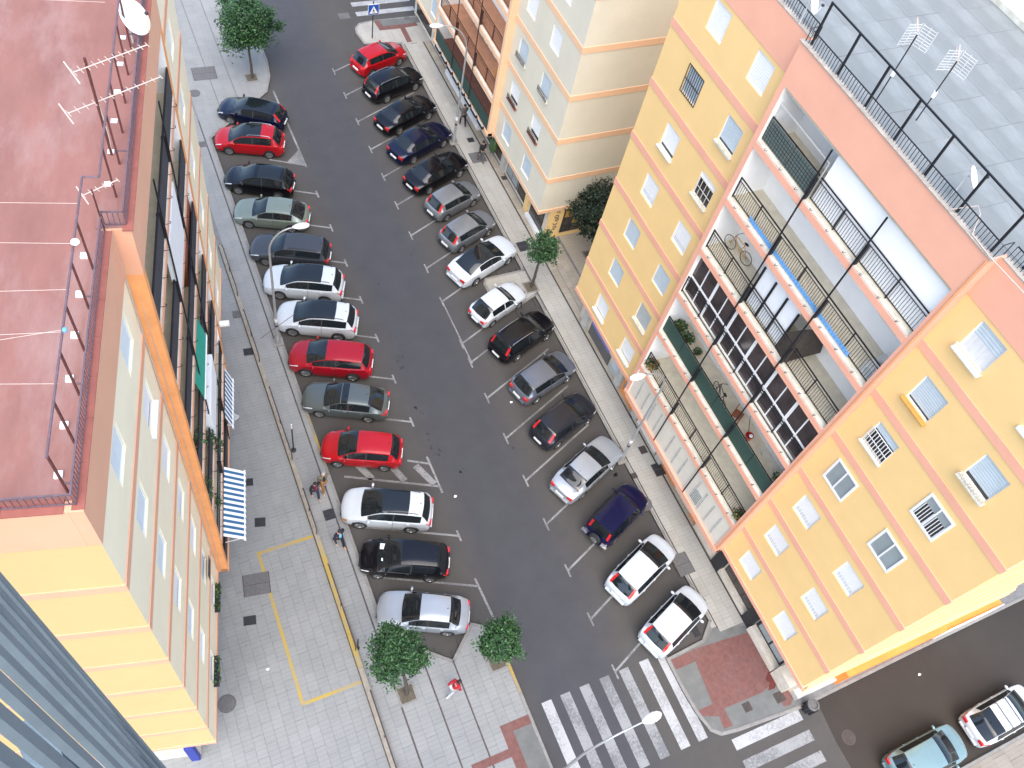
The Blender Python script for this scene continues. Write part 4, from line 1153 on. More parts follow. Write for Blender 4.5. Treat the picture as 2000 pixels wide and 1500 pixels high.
# ------------------------------------------------------------------ left block
LA = 13.85
LO = Vector((-2.23, 8.48, 0))
ev = Vector((math.sin(R_(LA)), math.cos(R_(LA)), 0))
lloc = LO + ev * LEN
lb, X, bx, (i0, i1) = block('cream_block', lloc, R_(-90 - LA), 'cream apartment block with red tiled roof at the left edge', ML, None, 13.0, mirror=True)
def LS(s): return LEN - s
winL = {0: ('plants', 'white', 'blue', 'dots', 'blue', 'blue', 'blue'), 1: ('plants', 'cloth', 'white', 'dots', 'white', 'slit', 'blue'),
        2: ('white',) * 7, 3: ('blue', 'white', 'blue', 'white', 'blue', 'white', 'blue')}
for c, s in enumerate((2.5, 5.5, LEN - 5.5, LEN - 2.5)):
    for k in range(7):
        window(lb, LS(s), wz(k), winL[c][k].replace('blue', 'pale'))
j0, j1 = LEN - i1, LEN - i0
T = (j1 - j0) / 3
for k in range(1, 7):
    inf = {6: 'mesh_black', 5: 'mesh_black', 4: 'mesh_black', 3: 'mesh_black', 2: 'mesh_black', 1: None}[k]
    railing(lb, j0, j1, PRO - 0.05, fl(k), posts=[j0 + 0.03, j0 + T / 2, j0 + T * 1.5, j0 + T * 2.5, j1 - 0.03], infill=inf if inf else 'bars')
    hooks(lb, j0 + 0.1, j1 - 0.1, PRO, fl(k) - 0.05)
railing(lb, j0, j1, PRO - 0.05, fl(0), posts=[j0 + 0.03, j1 - 0.03], infill='mesh_black')
# enclosures and awnings of the left block (distances from its near corner)
def lbox(s0, s1, y0, y1, z0, z1, name, m):
    a, c = sorted((LS(s0), LS(s1)))
    return MB().box(a, c, y0, y1, z0, z1).build(name, m, lb)
p = None
for i in range(5):
    lbox(10.3 + i * 0.56, 10.84 + i * 0.56, PRO - 0.12, PRO + 0.03, fl(5) - 0.02, fl(5) + 2.35, 'enclosure_panel', 'shutter_white')
lbox(10.3, 14.0, -0.6, PRO - 0.13, fl(5) + 2.36, fl(5) + 2.42, 'enclosure_lid', 'shutter_white')
b = MB()
for dz, fo in ((0, (0, 1, 2, 3)), (-0.02, (3, 2, 1, 0))):
    b.add([(LS(9.6), PRO - 0.05, fl(3) + 2.3 + dz), (LS(12.4), PRO - 0.05, fl(3) + 2.3 + dz), (LS(12.4), PRO + 0.16, fl(3) + 1.1 + dz), (LS(9.6), PRO + 0.16, fl(3) + 1.1 + dz)], [fo])
aw = b.build('green_awning', 'fabric_green', lb, fix=False)
MB().tube([(LS(9.6), PRO + 0.17, fl(3) + 1.09), (LS(12.4), PRO + 0.17, fl(3) + 1.09)], 0.03, 6).build('awning_bar', 'shutter_white', aw)
lbox(13.2, 16.3, -0.9, 0.3, fl(4) + 0.02, fl(4) + 2.3, 'brown_enclosure', 'sill_red')
lbox(10.2, 13.0, -0.05, PRO + 0.12, fl(2) + 0.3, fl(2) + 1.9, 'white_blind', 'fabric_white')
lbox(12.5, 15.8, -0.4, PRO - 0.1, fl(2) + 0.02, fl(2) + 2.2, 'dark_enclosure', 'net_brown')
for s_, k_ in ((7.7, 2), (8.6, 1), (9.9, 2), (11.2, 1), (8.2, 3)):
    b = MB()
    for q in range(70):
        leaf(b, (LS(s_ + random.gauss(0, 0.2)), PRO + random.uniform(-0.25, 0.12), fl(k_) + random.uniform(0.3, 1.15)), 0.08)
    b.build('balcony_plant', 'leaf_pot', lb, fix=False)
MB().tube([(LS(6.9), 0.02, 24.1), (LS(6.93), 0.06, 12), (LS(6.9), 0.03, 3)], 0.022, 5).build('cable', 'rope', lb)
MB().tube([(LS(6.98), 0.2, 24.0), (LS(6.9), 0.24, 14), (LS(6.93), 0.2, 6), (LS(6.9), 0.2, 3)], 0.012, 5).build('cable', 'rope', lb)
b = MB(); bx(b, C0, C1, PRO - 0.3, PRO + 0.04, ZB - 0.03, ZB + 0.2); b.build('base_band', 'coral_left', lb)
MB().tube([(LS(19.8), 0.05, 3.2), (LS(19.8), 0.5, 3.25)], 0.16, 10).build('wall_lamp', 'shutter_white', lb)
MB().box(LS(0.3), LS(-0.1), -1.2, -0.86, 0.0, 2.5).build('blue_pier', 'navy_paint', lb)
# roof of the left block: tiled border, railing, line posts
b = MB(); p2 = MB()
def rr(s): return (PRO if C0 < s < C1 else 0.0)
zr = ZTOP + 0.03
for w0, w1 in ((0.08, C0 + 0.1), (C0 + 0.12, C1 - 0.12), (C1 - 0.1, LEN - 0.08)):
    of = rr((w0 + w1) / 2) - 0.1
    a, c = sorted((LS(w0), LS(w1)))
    b.box(a, c, of - 0.018, of + 0.018, zr + 0.42, zr + 0.455); b.box(a, c, of - 0.012, of + 0.012, zr + 0.03, zr + 0.055)
    bars(b, a, c, of, zr + 0.056, zr + 0.42, 0.105, 0.008)
for s in (C0 + 0.1, C1 - 0.1):
    b.box(LS(s) - 0.015, LS(s) + 0.015, -0.118, PRO - 0.1, zr + 0.42, zr + 0.455); b.box(LS(s) - 0.012, LS(s) + 0.012, -0.118, PRO - 0.1, zr + 0.03, zr + 0.055)
    for i in range(4):
        y_ = -0.1 + (PRO) * i / 4
        b.box(LS(s) - 0.008, LS(s) + 0.008, y_ - 0.008, y_ + 0.008, zr + 0.056, zr + 0.42)
xg = LS(0.1)
b.box(xg - 0.018, xg + 0.018, -12.9, -0.119, zr + 0.42, zr + 0.455); b.box(xg - 0.012, xg + 0.012, -12.9, -0.119, zr + 0.03, zr + 0.055)
for i in range(110):
    y_ = -0.2 - i * 0.115
    b.box(xg - 0.008, xg + 0.008, y_ - 0.008, y_ + 0.008, zr + 0.056, zr + 0.42)
b.build('roof_railing', 'purple_metal', lb)
for i in range(21):
    s = 0.35 + 1.085 * i
    if C0 - 0.2 < s < C0 + 0.1:
        continue
    off = -0.25 + (PRO - 0.12 if C0 < s < C1 else 0)
    MB().box(LS(s) - 0.022, LS(s) + 0.022, off - 0.02, off + 0.02, ZTOP - 0.04, ZTOP + 1.5).build('line_post', 'rust_metal', lb)
    MB().box(LS(s + 0.42) - 0.075, LS(s + 0.42) + 0.075, off - 0.30, off - 0.15, ZTOP - 0.039, ZTOP + 0.02).build('white_footing', 'shutter_white', lb)
    if i % 2 == 0:
        MB().box(LS(s) - 0.015, LS(s) + 0.015, off + 0.021, rr(s) - 0.12, ZTOP + 0.42, ZTOP + 0.45).build('line_post_stay', 'purple_metal', lb)
for w0, w1, off in ((0.3, C0 + 0.1, -0.25), (C0 + 0.1, C1 - 0.1, PRO - 0.37), (C1, LEN - 0.2, -0.25)):
    a, c = sorted((LS(w0), LS(w1)))
    MB().tube([(a, off, ZTOP + 1.52), (c, off, ZTOP + 1.52)], 0.026, 6).build('line_rail', 'purple_metal', lb)
MB().tube([(LS(C0 + 0.1), -0.25, ZTOP + 1.52), (LS(C0 + 0.1), PRO - 0.37, ZTOP + 1.52)], 0.024, 6).build('line_rail', 'purple_metal', lb)
for s, dz, ds in ((5.2, 1.5, 0.4), (3.0, 1.5, 0.0), (3.05, 1.5, -1.2), (1.9, 1.4, 0.5), (6.4, 1.4, 0.3), (13.2, 1.45, 0.2), (4.1, 1.4, 0.1)):
    MB().tube([(LS(s), -0.25, ZTOP + dz), (LS(s + ds * 0.5), -4, ZTOP + dz - 0.08), (LS(s + ds), -9, ZTOP + dz)], 0.006, 4).build('clothes_line', 'rope', lb)
MB().ell((LS(5.15), -0.2, ZTOP + 1.6), (0.09, 0.09, 0.06)).build('line_pulley', 'shutter_white', lb)
MB().ell((LS(3.0), -0.2, ZTOP + 1.56), (0.06, 0.05, 0.05)).build('line_pulley', 'blue_plastic', lb)
# blue and white awning over the lowest balcony
aw = thing('striped_awning', lb.matrix_world.translation if False else (0, 0, 0), 0, 'blue and white striped awning let down over the left block\'s lowest balcony', 'awning')
aw.location = LO + ev * 9.1; aw.rotation_euler = (0, 0, R_(-90 - LA))
def awning(root, s0, s1, y0, z0, y1, z1, n):
    for i in range(n):
        a, c = s0 + (s1 - s0) * i / n, s0 + (s1 - s0) * (i + 1) / n
        m = 'fabric_white' if i % 2 == 0 else 'fabric_blue'
        MB().add([(a, y0, z0), (c, y0, z0), (c, y1, z1), (a, y1, z1), (a, y0, z0 - 0.012), (c, y0, z0 - 0.012), (c, y1, z1 - 0.012), (a, y1, z1 - 0.012)],
                 [(0, 1, 2, 3), (7, 6, 5, 4), (0, 3, 7, 4), (1, 5, 6, 2)]).build('stripe', m, root)
        MB().box(a, c, y1 + 0.034, y1 + 0.044, z1 - 0.22, z1 + 0.0).build('valance', m, root)
    MB().tube([(s0 - 0.05, y1, z1 + 0.01), (s1 + 0.05, y1, z1 + 0.01)], 0.035, 6).build('front_bar', 'shutter_white', root)
    for s in (s0 + 0.1, s1 - 0.1):
        MB().tube([(s, y0, z0 - 0.9), (s, y1, z1 - 0.03)], 0.02, 5).build('arm', 'shutter_white', root)
awning(aw, -1.6, 1.6, PRO + 0.05, fl(1) - 0.35, PRO + 0.85, fl(1) - 0.9, 25)
aw = thing('striped_awning', (0, 0, 0), 0, 'blue and white striped awning rolled steep, farther along the left block', 'awning')
aw.location = LO + ev * 14.6; aw.rotation_euler = (0, 0, R_(-90 - LA))
awning(aw, -1.3, 1.3, PRO + 0.05, fl(1) - 0.5, PRO + 0.3, fl(1) - 1.5, 21)

# ------------------------------------------------------------------ far white block
wb_levels = {0: {'floor': 'floor_brown'}}
wb, X, bx, (i0, i1) = block('white_block', (22.0, 30.95, 0), R_(90), 'pale cream apartment block with peach bands and shop fronts beyond the alley', MW, None, 13.0, levels=wb_levels, floor='floor_terracotta')
winW = {0: ('blue', 'redbox', 'rail', 'white', 'white', 'blue', 'white'), 1: ('blue', 'redbox', 'rail', 'white', 'blue', 'white', 'white'), 2: ('blue', 'rail', 'white', 'blue', 'white', 'white', 'blue'), 3: ('rail', 'blue', 'white', 'blue', 'white', 'white', 'blue')}
for c, s in enumerate((2.5, 5.5, LEN - 5.5, LEN - 2.5)):
    for k in range(7):
        window(wb, s, wz(k), winW[c][k])
T = (i1 - i0) / 3
d1, d2 = i0 + T, i0 + 2 * T
for k in range(1, 7):
    railing(wb, i0, i1, PRO - 0.15, fl(k), m='brown_metal', posts=[i0 + 0.03, i0 + T / 2, i0 + T * 1.5, i0 + T * 2.5, i1 - 0.03], infill='mesh_black' if k == 9 else 'bars')
    hooks(wb, i0 + 0.1, i1 - 0.1, PRO, fl(k) - 0.05, 'peach')
    MB().box(i0, i1, -1.245, -1.2, fl(k) + 0.02, fl(k) + 2.2).build('bay_back_wall', 'white_wall', wb)
railing(wb, i0, i1, PRO - 0.05, fl(0), m='brown_metal', posts=[d1, d2], infill='mesh_green')
for i in range(8):
    s = i0 + 0.3 + (i1 - i0 - 0.6) * i / 8
    t = MB().box(s, s + 0.85, PRO + 0.06, PRO + 0.22, fl(0) - 0.1, fl(0) + 0.08).build('planter_box', 'trim', wb)
    MB().box(s + 0.05, s + 0.8, PRO + 0.1, PRO + 0.18, fl(0) + 0.081, fl(0) + 0.1).build('planter_soil', 'shutter_grey', t)
gd = MB().box(d1 + 0.1, d2 + 1.2, -1.19, -1.15, fl(1) + 0.05, fl(1) + 2.2).build('glass_door', 'pane_grey', wb)
for i in range(6):
    s = d1 + 0.2 + i * 0.75
    MB().box(s, s + 0.5, -1.149, -1.13, fl(1) + 0.1, fl(1) + 2.1).build('curtain', 'curtain', gd)
b = MB()
for i in range(46):
    s = i0 + (i1 - i0) * i / 46
    b.box(s, s + 0.12, PRO - 0.13, PRO - 0.12, fl(1) - 0.62, fl(1) - 0.42)
b.build('awning_fringe', 'shutter_grey', wb)
MB().box(i0, i1, PRO - 0.135, PRO - 0.131, fl(1) - 0.65, fl(1) - 0.4).build('rolled_awning', 'fabric_white', wb)
b = MB(); bx(b, C0, C1, PRO - 0.3, PRO + 0.04, ZB - 0.03, ZB + 0.2); b.build('base_band', 'peach', wb)
b = MB(); b.tube([(s_, 0.06, ZB + 0.27 + 0.02 * math.sin(s_ * 3)) for s_ in np.linspace(0, C0, 12)], 0.012, 5); b.build('cable', 'rope', wb)
def wfront(s0, s1, z0, z1, m, name, p=0.04, dep=0.0, parent=None):
    return MB().box(s0, s1, -OVH + 0.003 + dep, -OVH + 0.003 + dep + p, z0, z1).build(name, m, parent or wb)
for s0, s1, m in ((0.5, 2.2, 'pane_dark'), (3.0, 4.1, 'pane_dark'), (4.2, 5.9, 'pane_grey'), (6.8, 8.2, 'pane_brown'), (8.6, 10.2, 'pane_dark'), (10.6, 12.6, 'pane_grey'), (13.5, 16.0, 'pane_dark'), (17, 19.5, 'pane_brown'), (20, 23, 'pane_dark')):
    f = wfront(s0, s1, 0.35, 2.4, 'black_metal', 'shop_front', 0.03)
    n = max(1, round((s1 - s0) / 0.9))
    for i in range(n):
        wfront(s0 + 0.05 + (s1 - s0 - 0.05) * i / n, s0 + (s1 - s0 - 0.05) * (i + 1) / n, 0.45, 2.3, m, 'pane', 0.004, 0.031, f)
wfront(0.2, 2.3, 0.0, 0.33, 'white_trim', 'plinth', 0.25)
wfront(2.4, 2.9, 0.0, 2.5, 'wall_yellow', 'pier', 0.12)
wfront(6.1, 6.6, 0, 2.5, 'stone_grey', 'pier', 0.2)
wfront(10.3, 16.3, 0.0, 0.5, 'white_trim', 'planter_wall', 0.3)
MB().ell((7.6, -OVH + 0.35, 1.2), (0.35, 0.3, 0.6)).build('door_plant', 'leaf_pot', wb)
# yellow shop front on the alley side with brown lettering
f = MB().box(0.04, 0.117, -8.5, -OVH - 0.02, 0.0, 2.62).build('alley_shop_front', 'wall_yellow', wb)
b = MB()
random.seed(11)
for i, (zz, yo) in enumerate([(2.35, 0.0), (2.05, 0.05), (1.75, -0.02), (1.45, 0.04), (1.1, 0.0), (0.8, 0.05)]):
    pts = []
    r = 0.11
    for k in range(8 if i in (1, 2, 4) else 5):
        a = k * 0.9 + i
        pts.append((0.035, -OVH - 0.62 + yo + r * math.cos(a) * (1 + 0.3 * (i % 2)), zz + r * math.sin(a)))
    b.tube(pts, 0.028, 4)
b.build('lettering', 'iron_brown', f)
wp = MB().box(0.0, 0.038, -4.6, -1.9, 0.5, 2.5).build('alley_window', 'iron', wb)
for i in range(4):
    for j in range(3):
        MB().box(-0.01, -0.001, -4.55 + i * 0.66, -3.95 + i * 0.66, 0.55 + j * 0.65, 1.12 + j * 0.65).build('pane', ('pane_dark', 'pane_brown', 'sill_ochre')[(i * 2 + j) % 3], wp)

# ------------------------------------------------------------------ slatted screen of the tower the picture is taken from
# slats lean a little; directions follow the measured vanishing point
ts = thing('slatted_screen', (-2.4, 1.2, 28), 0, 'grey metal slatted screen on the tower wall at the lower left corner', 'screen')
hv = Vector((math.sin(R_(165)), math.cos(R_(165)), 0))
dsl = Vector((0.0362157, -0.0989723, -0.99443095))
nl = Vector((-0.966, -0.259, 0))
P0 = Vector((-1.1175, 2.3476, 35.182)) - ts.location
def sloped(b, c, t0, t1, wd, dp):
    """board following the slat direction, wd wide along the row, dp deep"""
    vs = []
    for t in (t0, t1):
        for a, e in ((-0.5, 0), (0.5, 0), (0.5, 1), (-0.5, 1)):
            vs.append(c + dsl * t + hv * wd * a + nl * dp * e)
    b.add(vs, [(0, 1, 2, 3), (7, 6, 5, 4), (0, 4, 5, 1), (1, 5, 6, 2), (2, 6, 7, 3), (3, 7, 4, 0)])
for i in range(14):
    b = MB(); sloped(b, P0 + hv * (0.24 * i + 0.06), -4, 16, 0.105, 0.035); b.build('slat', 'slat_metal', ts)
    if i < 3:
        b = MB(); sloped(b, P0 + hv * (0.24 * i + 0.15), -4, 16, 0.02, 0.03); b.build('slat_edge', 'slat_metal', ts)
for t in (-2.6, 2.2, 7.0, 11.5):
    b = MB(); c = P0 + dsl * t + nl * 0.1
    b.beam(c - hv * 0.02, c + hv * 3.2, 0.05, 0.05); b.build('cross_rail', 'slat_metal', ts)
b = MB(); sloped(b, P0 + hv * 1.85 + nl * 0.35, 1.7, 30, 3.7, 0.2); b.build('back_panel', 'tower_panel', ts)

sheet_me = MB().box(-0.696, 0.696, -0.696, 0.696, 0, 0.012).mesh('roof_sheet'); sheet_me.materials.append(MATS['roof_grey'])
for i in range(16):
    for j in range(6):
        o = link('roof_sheet', sheet_me, rb, (1.0 + 1.4 * i + random.uniform(-.01, .01), -1.1 - 1.4 * j, ZTOP - 0.038 + random.uniform(0, .004)))
# ================================================================== CARS
def interp(keys, u):
    ks = [k[0] for k in keys]; vs = [k[1] for k in keys]
    n = len(ks)
    if u <= ks[0]: return vs[0]
    if u >= ks[-1]: return vs[-1]
    # monotone cubic
    i = max(j for j in range(n - 1) if ks[j] <= u)
    h = [ks[j + 1] - ks[j] for j in range(n - 1)]
    d = [(vs[j + 1] - vs[j]) / h[j] for j in range(n - 1)]
    def m(j):
        if j == 0: return d[0]
        if j == n - 1: return d[-1]
        if d[j - 1] * d[j] <= 0: return 0
        return 2 * d[j - 1] * d[j] / (d[j - 1] + d[j])
    t = (u - ks[i]) / h[i]
    a, b = m(i) * h[i], m(i + 1) * h[i]
    return (2 * t ** 3 - 3 * t ** 2 + 1) * vs[i] + (t ** 3 - 2 * t ** 2 + t) * a + (-2 * t ** 3 + 3 * t ** 2) * vs[i + 1] + (t ** 3 - t ** 2) * b

TYPES = {
    # L, W, H, cowl, roof front, roof rear, rear glass base, z cowl, z belt front/rear, z tail, wheel radius, overhang front/rear
    'hatch':  dict(L=4.05, W=1.74, H=1.48, uc=.205, uf=.445, ur=.862, ub=.965, zc=.98, zbf=.93, zbr=1.02, zt=.98, rw=.31, wf=.195, wr=.82, ny=.0),
    'mini':   dict(L=3.75, W=1.65, H=1.44, uc=.225, uf=.43, ur=.87, ub=.965, zc=.95, zbf=.90, zbr=.98, zt=.93, rw=.285, wf=.19, wr=.83, ny=.0),
    'old':    dict(L=3.75, W=1.60, H=1.38, uc=.28, uf=.45, ur=.79, ub=.955, zc=.90, zbf=.86, zbr=.90, zt=.86, rw=.27, wf=.19, wr=.82, ny=.0),
    'suv':    dict(L=4.42, W=1.82, H=1.66, uc=.215, uf=.45, ur=.885, ub=.965, zc=1.12, zbf=1.04, zbr=1.16, zt=1.10, rw=.355, wf=.195, wr=.80, ny=.0),
    'box':    dict(L=3.95, W=1.70, H=1.68, uc=.27, uf=.38, ur=.93, ub=.975, zc=1.10, zbf=1.04, zbr=1.06, zt=1.02, rw=.35, wf=.19, wr=.81, ny=.0),
    'estate': dict(L=4.55, W=1.78, H=1.48, uc=.24, uf=.44, ur=.905, ub=.975, zc=.98, zbf=.92, zbr=1.0, zt=.95, rw=.32, wf=.19, wr=.79, ny=.0),
    'sedan':  dict(L=4.45, W=1.76, H=1.43, uc=.265, uf=.46, ur=.73, ub=.88, zc=.96, zbf=.90, zbr=.98, zt=1.02, rw=.315, wf=.19, wr=.80, ny=.0),
    'fastback': dict(L=4.45, W=1.76, H=1.42, uc=.25, uf=.445, ur=.77, ub=.94, zc=.96, zbf=.90, zbr=.98, zt=1.0, rw=.315, wf=.19, wr=.80, ny=.0),
}
WHEEL = {}
def wheel_meshes(r):
    if r in WHEEL: return WHEEL[r]
    ty = MB().lathe([(r * .70, -.095), (r * .93, -.10), (r, -.06), (r, .06), (r * .93, .10), (r * .70, .095), (r * .66, 0), (r * .70, -.095)], 22, axis='y', caps=False).mesh('tyre', True, 50)
    ty.materials.append(MATS['tyre'])
    b = MB().lathe([(r * .70, .06), (r * .70, .09), (r * .62, .085), (r * .58, .05), (r * .05, .05)], 20, axis='y')
    for k in range(5):
        a = 2 * math.pi * k / 5
        ca, sa = math.cos(a), math.sin(a)
        wdt = r * .10
        vs = []
        for rad, yy in ((r * .1, .085), (r * .66, .088)):
            for sgn in (-1, 1):
                for dy in (-.02, 0):
                    vs.append((rad * ca - sgn * wdt * sa, yy + dy, rad * sa + sgn * wdt * ca))
        b.add(vs, [(0, 2, 3, 1), (4, 5, 7, 6), (1, 3, 7, 5), (0, 1, 5, 4), (2, 6, 7, 3), (0, 4, 6, 2)])
    b.lathe([(r * .16, .06), (r * .16, .092), (r * .05, .095)], 12, axis='y')
    rm = b.mesh('rim'); rm.materials.append(MATS['rim'])
    WHEEL[r] = (ty, rm)
    return WHEEL[r]

def car(typ, pm, loc, ang, label, group, roof=None, sunroof=None, rails=None, lights='corner', plate=True, over={}, spare=False, roofbars=False, extra=None, amber=False, trim_doors=True):
    P = dict(TYPES[typ]); P.update(over)
    L, W, H = P['L'], P['W'], P['H']
    uc, uf, ur, ub = P['uc'], P['uf'], P['ur'], P['ub']
    root = thing('parked_car', (loc[0], loc[1], 0.006), R_(ang), label, 'car', group)
    hw = W / 2
    top = [(0, .56 if typ != 'suv' else .70), (.012, P['zc'] * .70), (.05, P['zc'] * .80), (.14, P['zc'] * .90), (uc, P['zc']),
           (uf, H * .955), ((uf + ur) / 2 * .96, H), (ur, H * (.965 if typ not in ('box',) else .985)), (ub, P['zt']), ((ub + .99) / 2, P['zt'] * (.985 if typ == 'sedan' else .95)), (.992, P['zt'] * .82 if typ != 'sedan' else P['zt'] * .88), (1.0, P['zt'] * .66)]
    ztop = lambda u: interp(top, u)
    wk = [(0, .76), (.03, .87), (.10, .95), (.2, .99), (.5, 1.0), (.8, .995), (.92, .96), (.98, .90), (1.0, .82)]
    hwid = lambda u: hw * interp(wk, u)
    belt = lambda u: P['zbf'] + (P['zbr'] - P['zbf']) * min(1, max(0, (u - uc) / (ub - uc)))
    xf, xr = L / 2 - P['wf'] * L, L / 2 - P['wr'] * L
    ra = P['rw'] + .045
    bow = lambda u: (.20 * (1 - u / .5) if u < .5 else -.13 * (u - .5) / .5)
    us = {0, .006, .02, .05, .09, .14, .20, uc - .03, uc - .004, uc, uc + .012, uf - .012, uf, uf + .01, uf + .05, ur - .05, ur - .01, ur, ur + .012, ub - .010, ub, ub + .006, .985, .993, 1.0}
    for k in range(1, 5): us.add(uc + (uf - uc) * k / 5)
    for k in range(1, 7): us.add(uf + (ur - uf) * k / 7)
    for k in range(1, 4): us.add(ur + (ub - ur) * k / 4)
    um = uf + (ur - uf) * .30
    us |= {um - .009, um - .0018, um + .0018, um + .009}
    for xw in (xf, xr):
        uw = (L / 2 - xw) / L
        for d in (-1, -.985, -.9, -.7, -.4, 0, .4, .7, .9, .985, 1):
            us.add(uw + d * ra / L)
    us = sorted(u for u in us if 0 <= u <= 1)
    us = [u for i, u in enumerate(us) if i == 0 or u - us[i - 1] > .0010]
    def roofw(u):
        if u <= uc: return hwid(u) * (.80)
        if u <= uf: t = (u - uc) / (uf - uc); return hw * (.80 + (.715 - .80) * t)
        if u <= ur: t = (u - uf) / (ur - uf); return hw * (.715 + (.69 - .715) * t)
        if u <= ub: t = (u - ur) / (ub - ur); return hw * (.69 + (.745 - .69) * t)
        return hwid(u) * .80
    secs = []
    NV = 11
    for u in us:
        x = L / 2 - u * L
        wd = hwid(u); zt = ztop(u)
        zs = min(belt(u), zt - .055)
        sill = .20 + (.10 * max(0, (.06 - u) / .06) if u < .06 else .10 * max(0, (u - .95) / .05))
        arch = 0
        for xw in (xf, xr):
            dx = abs(x - xw)
            if dx <= ra + 1e-6:
                arch = max(arch, P['rw'] + math.sqrt(max(0, ra * ra - dx * dx)))
        if arch: sill = max(sill, arch)
        zm = max(zs * .66, sill + .05)
        p1z = min(sill + .14, (sill + zm) / 2)
        rw = roofw(u); ze = zt - (.055 if uc < u < ub else .022)
        ze = max(ze, zs + .012)
        pts = [(wd * (.93 if not arch else .97), sill), (wd * .988, p1z), (wd, zm), (wd * .975, max(zm + .01, zs - .03)), (wd * .945, zs)]
        a, b = pts[-1], (rw, ze)
        for t in (.07, .90): pts.append((a[0] + (b[0] - a[0]) * t + (.012 if t < .5 else 0) * 0, a[1] + (b[1] - a[1]) * t))
        pts += [(rw, ze), (rw * .82, zt - .016), (rw * .42, zt - .003), (0, zt)]
        bw = bow(u)
        secs.append([(x - bw * (y / hw) ** 2 * (1 if j >= 4 else 1), y, z) for j, (y, z) in enumerate(pts)])
    ns = len(us)
    def cls(i, j):
        """what the face between stations i,i+1 and rows j,j+1 is made of"""
        u0, u1 = us[i] + 1e-6, us[i + 1] - 1e-6
        m = (u0 + u1) / 2
        if 7 <= j <= 9:
            if uc + .004 < m < uf - .004: return 'windscreen'
            if ur + .004 < m < ub - .003: return 'rear_window'
            if sunroof and sunroof[0] < m < sunroof[1]: return 'sunroof'
            if roof and uf < m < ur: return 'roof'
        if j == 5:
            lo = uc + (uf - uc) * .30
            hi = ur + (ub - ur) * (.18 if typ in ('sedan', 'fastback', 'old') else (.08 if typ in ('suv', 'estate', 'box') else -.12))
            if lo < m < hi:
                if abs(m - um) < .0088: return 'pillar' if typ != 'old' else 'body'
                return 'side_window_f' if m < um else 'side_window_r'
        return 'body'
    parts = {}
    for side in (1, -1):
        for i in range(ns - 1):
            for j in range(NV - 1):
                c = cls(i, j)
                if c.startswith('side_window'): c += 'l' if side > 0 else 'r'
                b = parts.setdefault(c, MB())
                q = [secs[i][j], secs[i + 1][j], secs[i + 1][j + 1], secs[i][j + 1]]
                q = [(p[0], p[1] * side, p[2]) for p in q]
                b.add(q if side < 0 else q[::-1], [(0, 1, 2, 3)])
    body = parts['body']
    for i, flip in ((0, 1), (ns - 1, 0)):
        ring = [(p[0], p[1], p[2]) for p in secs[i]] + [(p[0], -p[1], p[2]) for p in secs[i][-2::-1]]
        body.add(ring if flip else ring[::-1], [tuple(range(len(ring)))])
    def weld(b, name, m):
        me = b.mesh(name, fix=False)
        bm = bmesh.new(); bm.from_mesh(me)
        bmesh.ops.remove_doubles(bm, verts=bm.verts, dist=.0006)
        bmesh.ops.recalc_face_normals(bm, faces=bm.faces)
        bm.to_mesh(me); bm.free()
        me.polygons.foreach_set('use_smooth', [True] * len(me.polygons))
        me.set_sharp_from_angle(angle=R_(32))
        me.materials.append(MATS[m] if isinstance(m, str) else m)
        return link(name, me, root)
    bo = weld(body, 'body', pm)
    for c, b in parts.items():
        if c == 'body': continue
        nm = 'side_window' if c.startswith('side') else ('roof_panel' if c == 'roof' else c)
        weld(b, nm, MATS['glass_car'] if c not in ('roof', 'pillar') else (roof if c == 'roof' else MATS['trim']))
    # patches laid over the skin
    def patch(name, u0, u1, j0, j1, side, m, off=.006, parent=None):
        b = MB()
        for i in range(ns - 1):
            mdl = (us[i] + us[i + 1]) / 2
            if not (u0 < mdl < u1): continue
            for j in range(j0, j1):
                q = [Vector(p) for p in (secs[i][j], secs[i + 1][j], secs[i + 1][j + 1], secs[i][j + 1])]
                nn = (q[2] - q[0]).cross(q[3] - q[1])
                if nn.length < 1e-9: continue
                nn.normalize()
                if nn.y * 1 + nn.z * .4 + (nn.x if mdl < .05 else -nn.x if mdl > .95 else 0) < 0: nn = -nn
                b.add([((p + nn * off).x, (p + nn * off).y * side, (p + nn * off).z) for p in q], [(0, 1, 2, 3)])
        if b.f:
            return b.build(name, m, parent or root, fix=False)
    for side in (1, -1):
        patch('headlight', .012, .10, 3, 5, side, 'lamp_clear')
        if amber: patch('indicator', .012, .06, 2, 3, side, 'lamp_amber')
        if lights == 'pillar':
            patch('tail_light', ur + .012, ub + .004, 7, 8, side, 'lamp_red', .012)
            patch('tail_light', ur + (ub - ur) * .45, ub + .004, 6, 7, side, 'lamp_red', .012)
        elif lights == 'tall':
            patch('tail_light', ur + (ub - ur) * .3, ub + .003, 6, 8, side, 'lamp_red', .012)
            patch('tail_light', ub, .995, 4, 5, side, 'lamp_red', .012)
        else:
            patch('tail_light', .955, .999, 3, 5, side, 'lamp_red', .012)
            b = MB().box(-L / 2 - .012, -L / 2 + .10, .50 * hw, .78 * hw, P['zt'] * .70, P['zt'] * .86)
            b.v = [(p[0] + .06 * (p[1] / hw), p[1] * side, p[2]) for p in b.v]
            b.build('tail_light', 'lamp_red', root)
        if trim_doors:
            patch('door_gap', um - .0018, um + .0018, 1, 5, side, 'trim', .003)
        # mirror
        um_ = uc + (uf - uc) * .35
        xm = L / 2 - um_ * L - bow(um_)
        b = MB().ell((xm, side * (hw + .07), belt(um_) + .09), (.07, .11, .075), 10, 7)
        b.box(xm - .03, xm + .03, min(side * (hw - .06), side * (hw + .04)), max(side * (hw - .06), side * (hw + .04)), belt(um_) + .03, belt(um_) + .06)
        b.build('wing_mirror', pm, root, True)
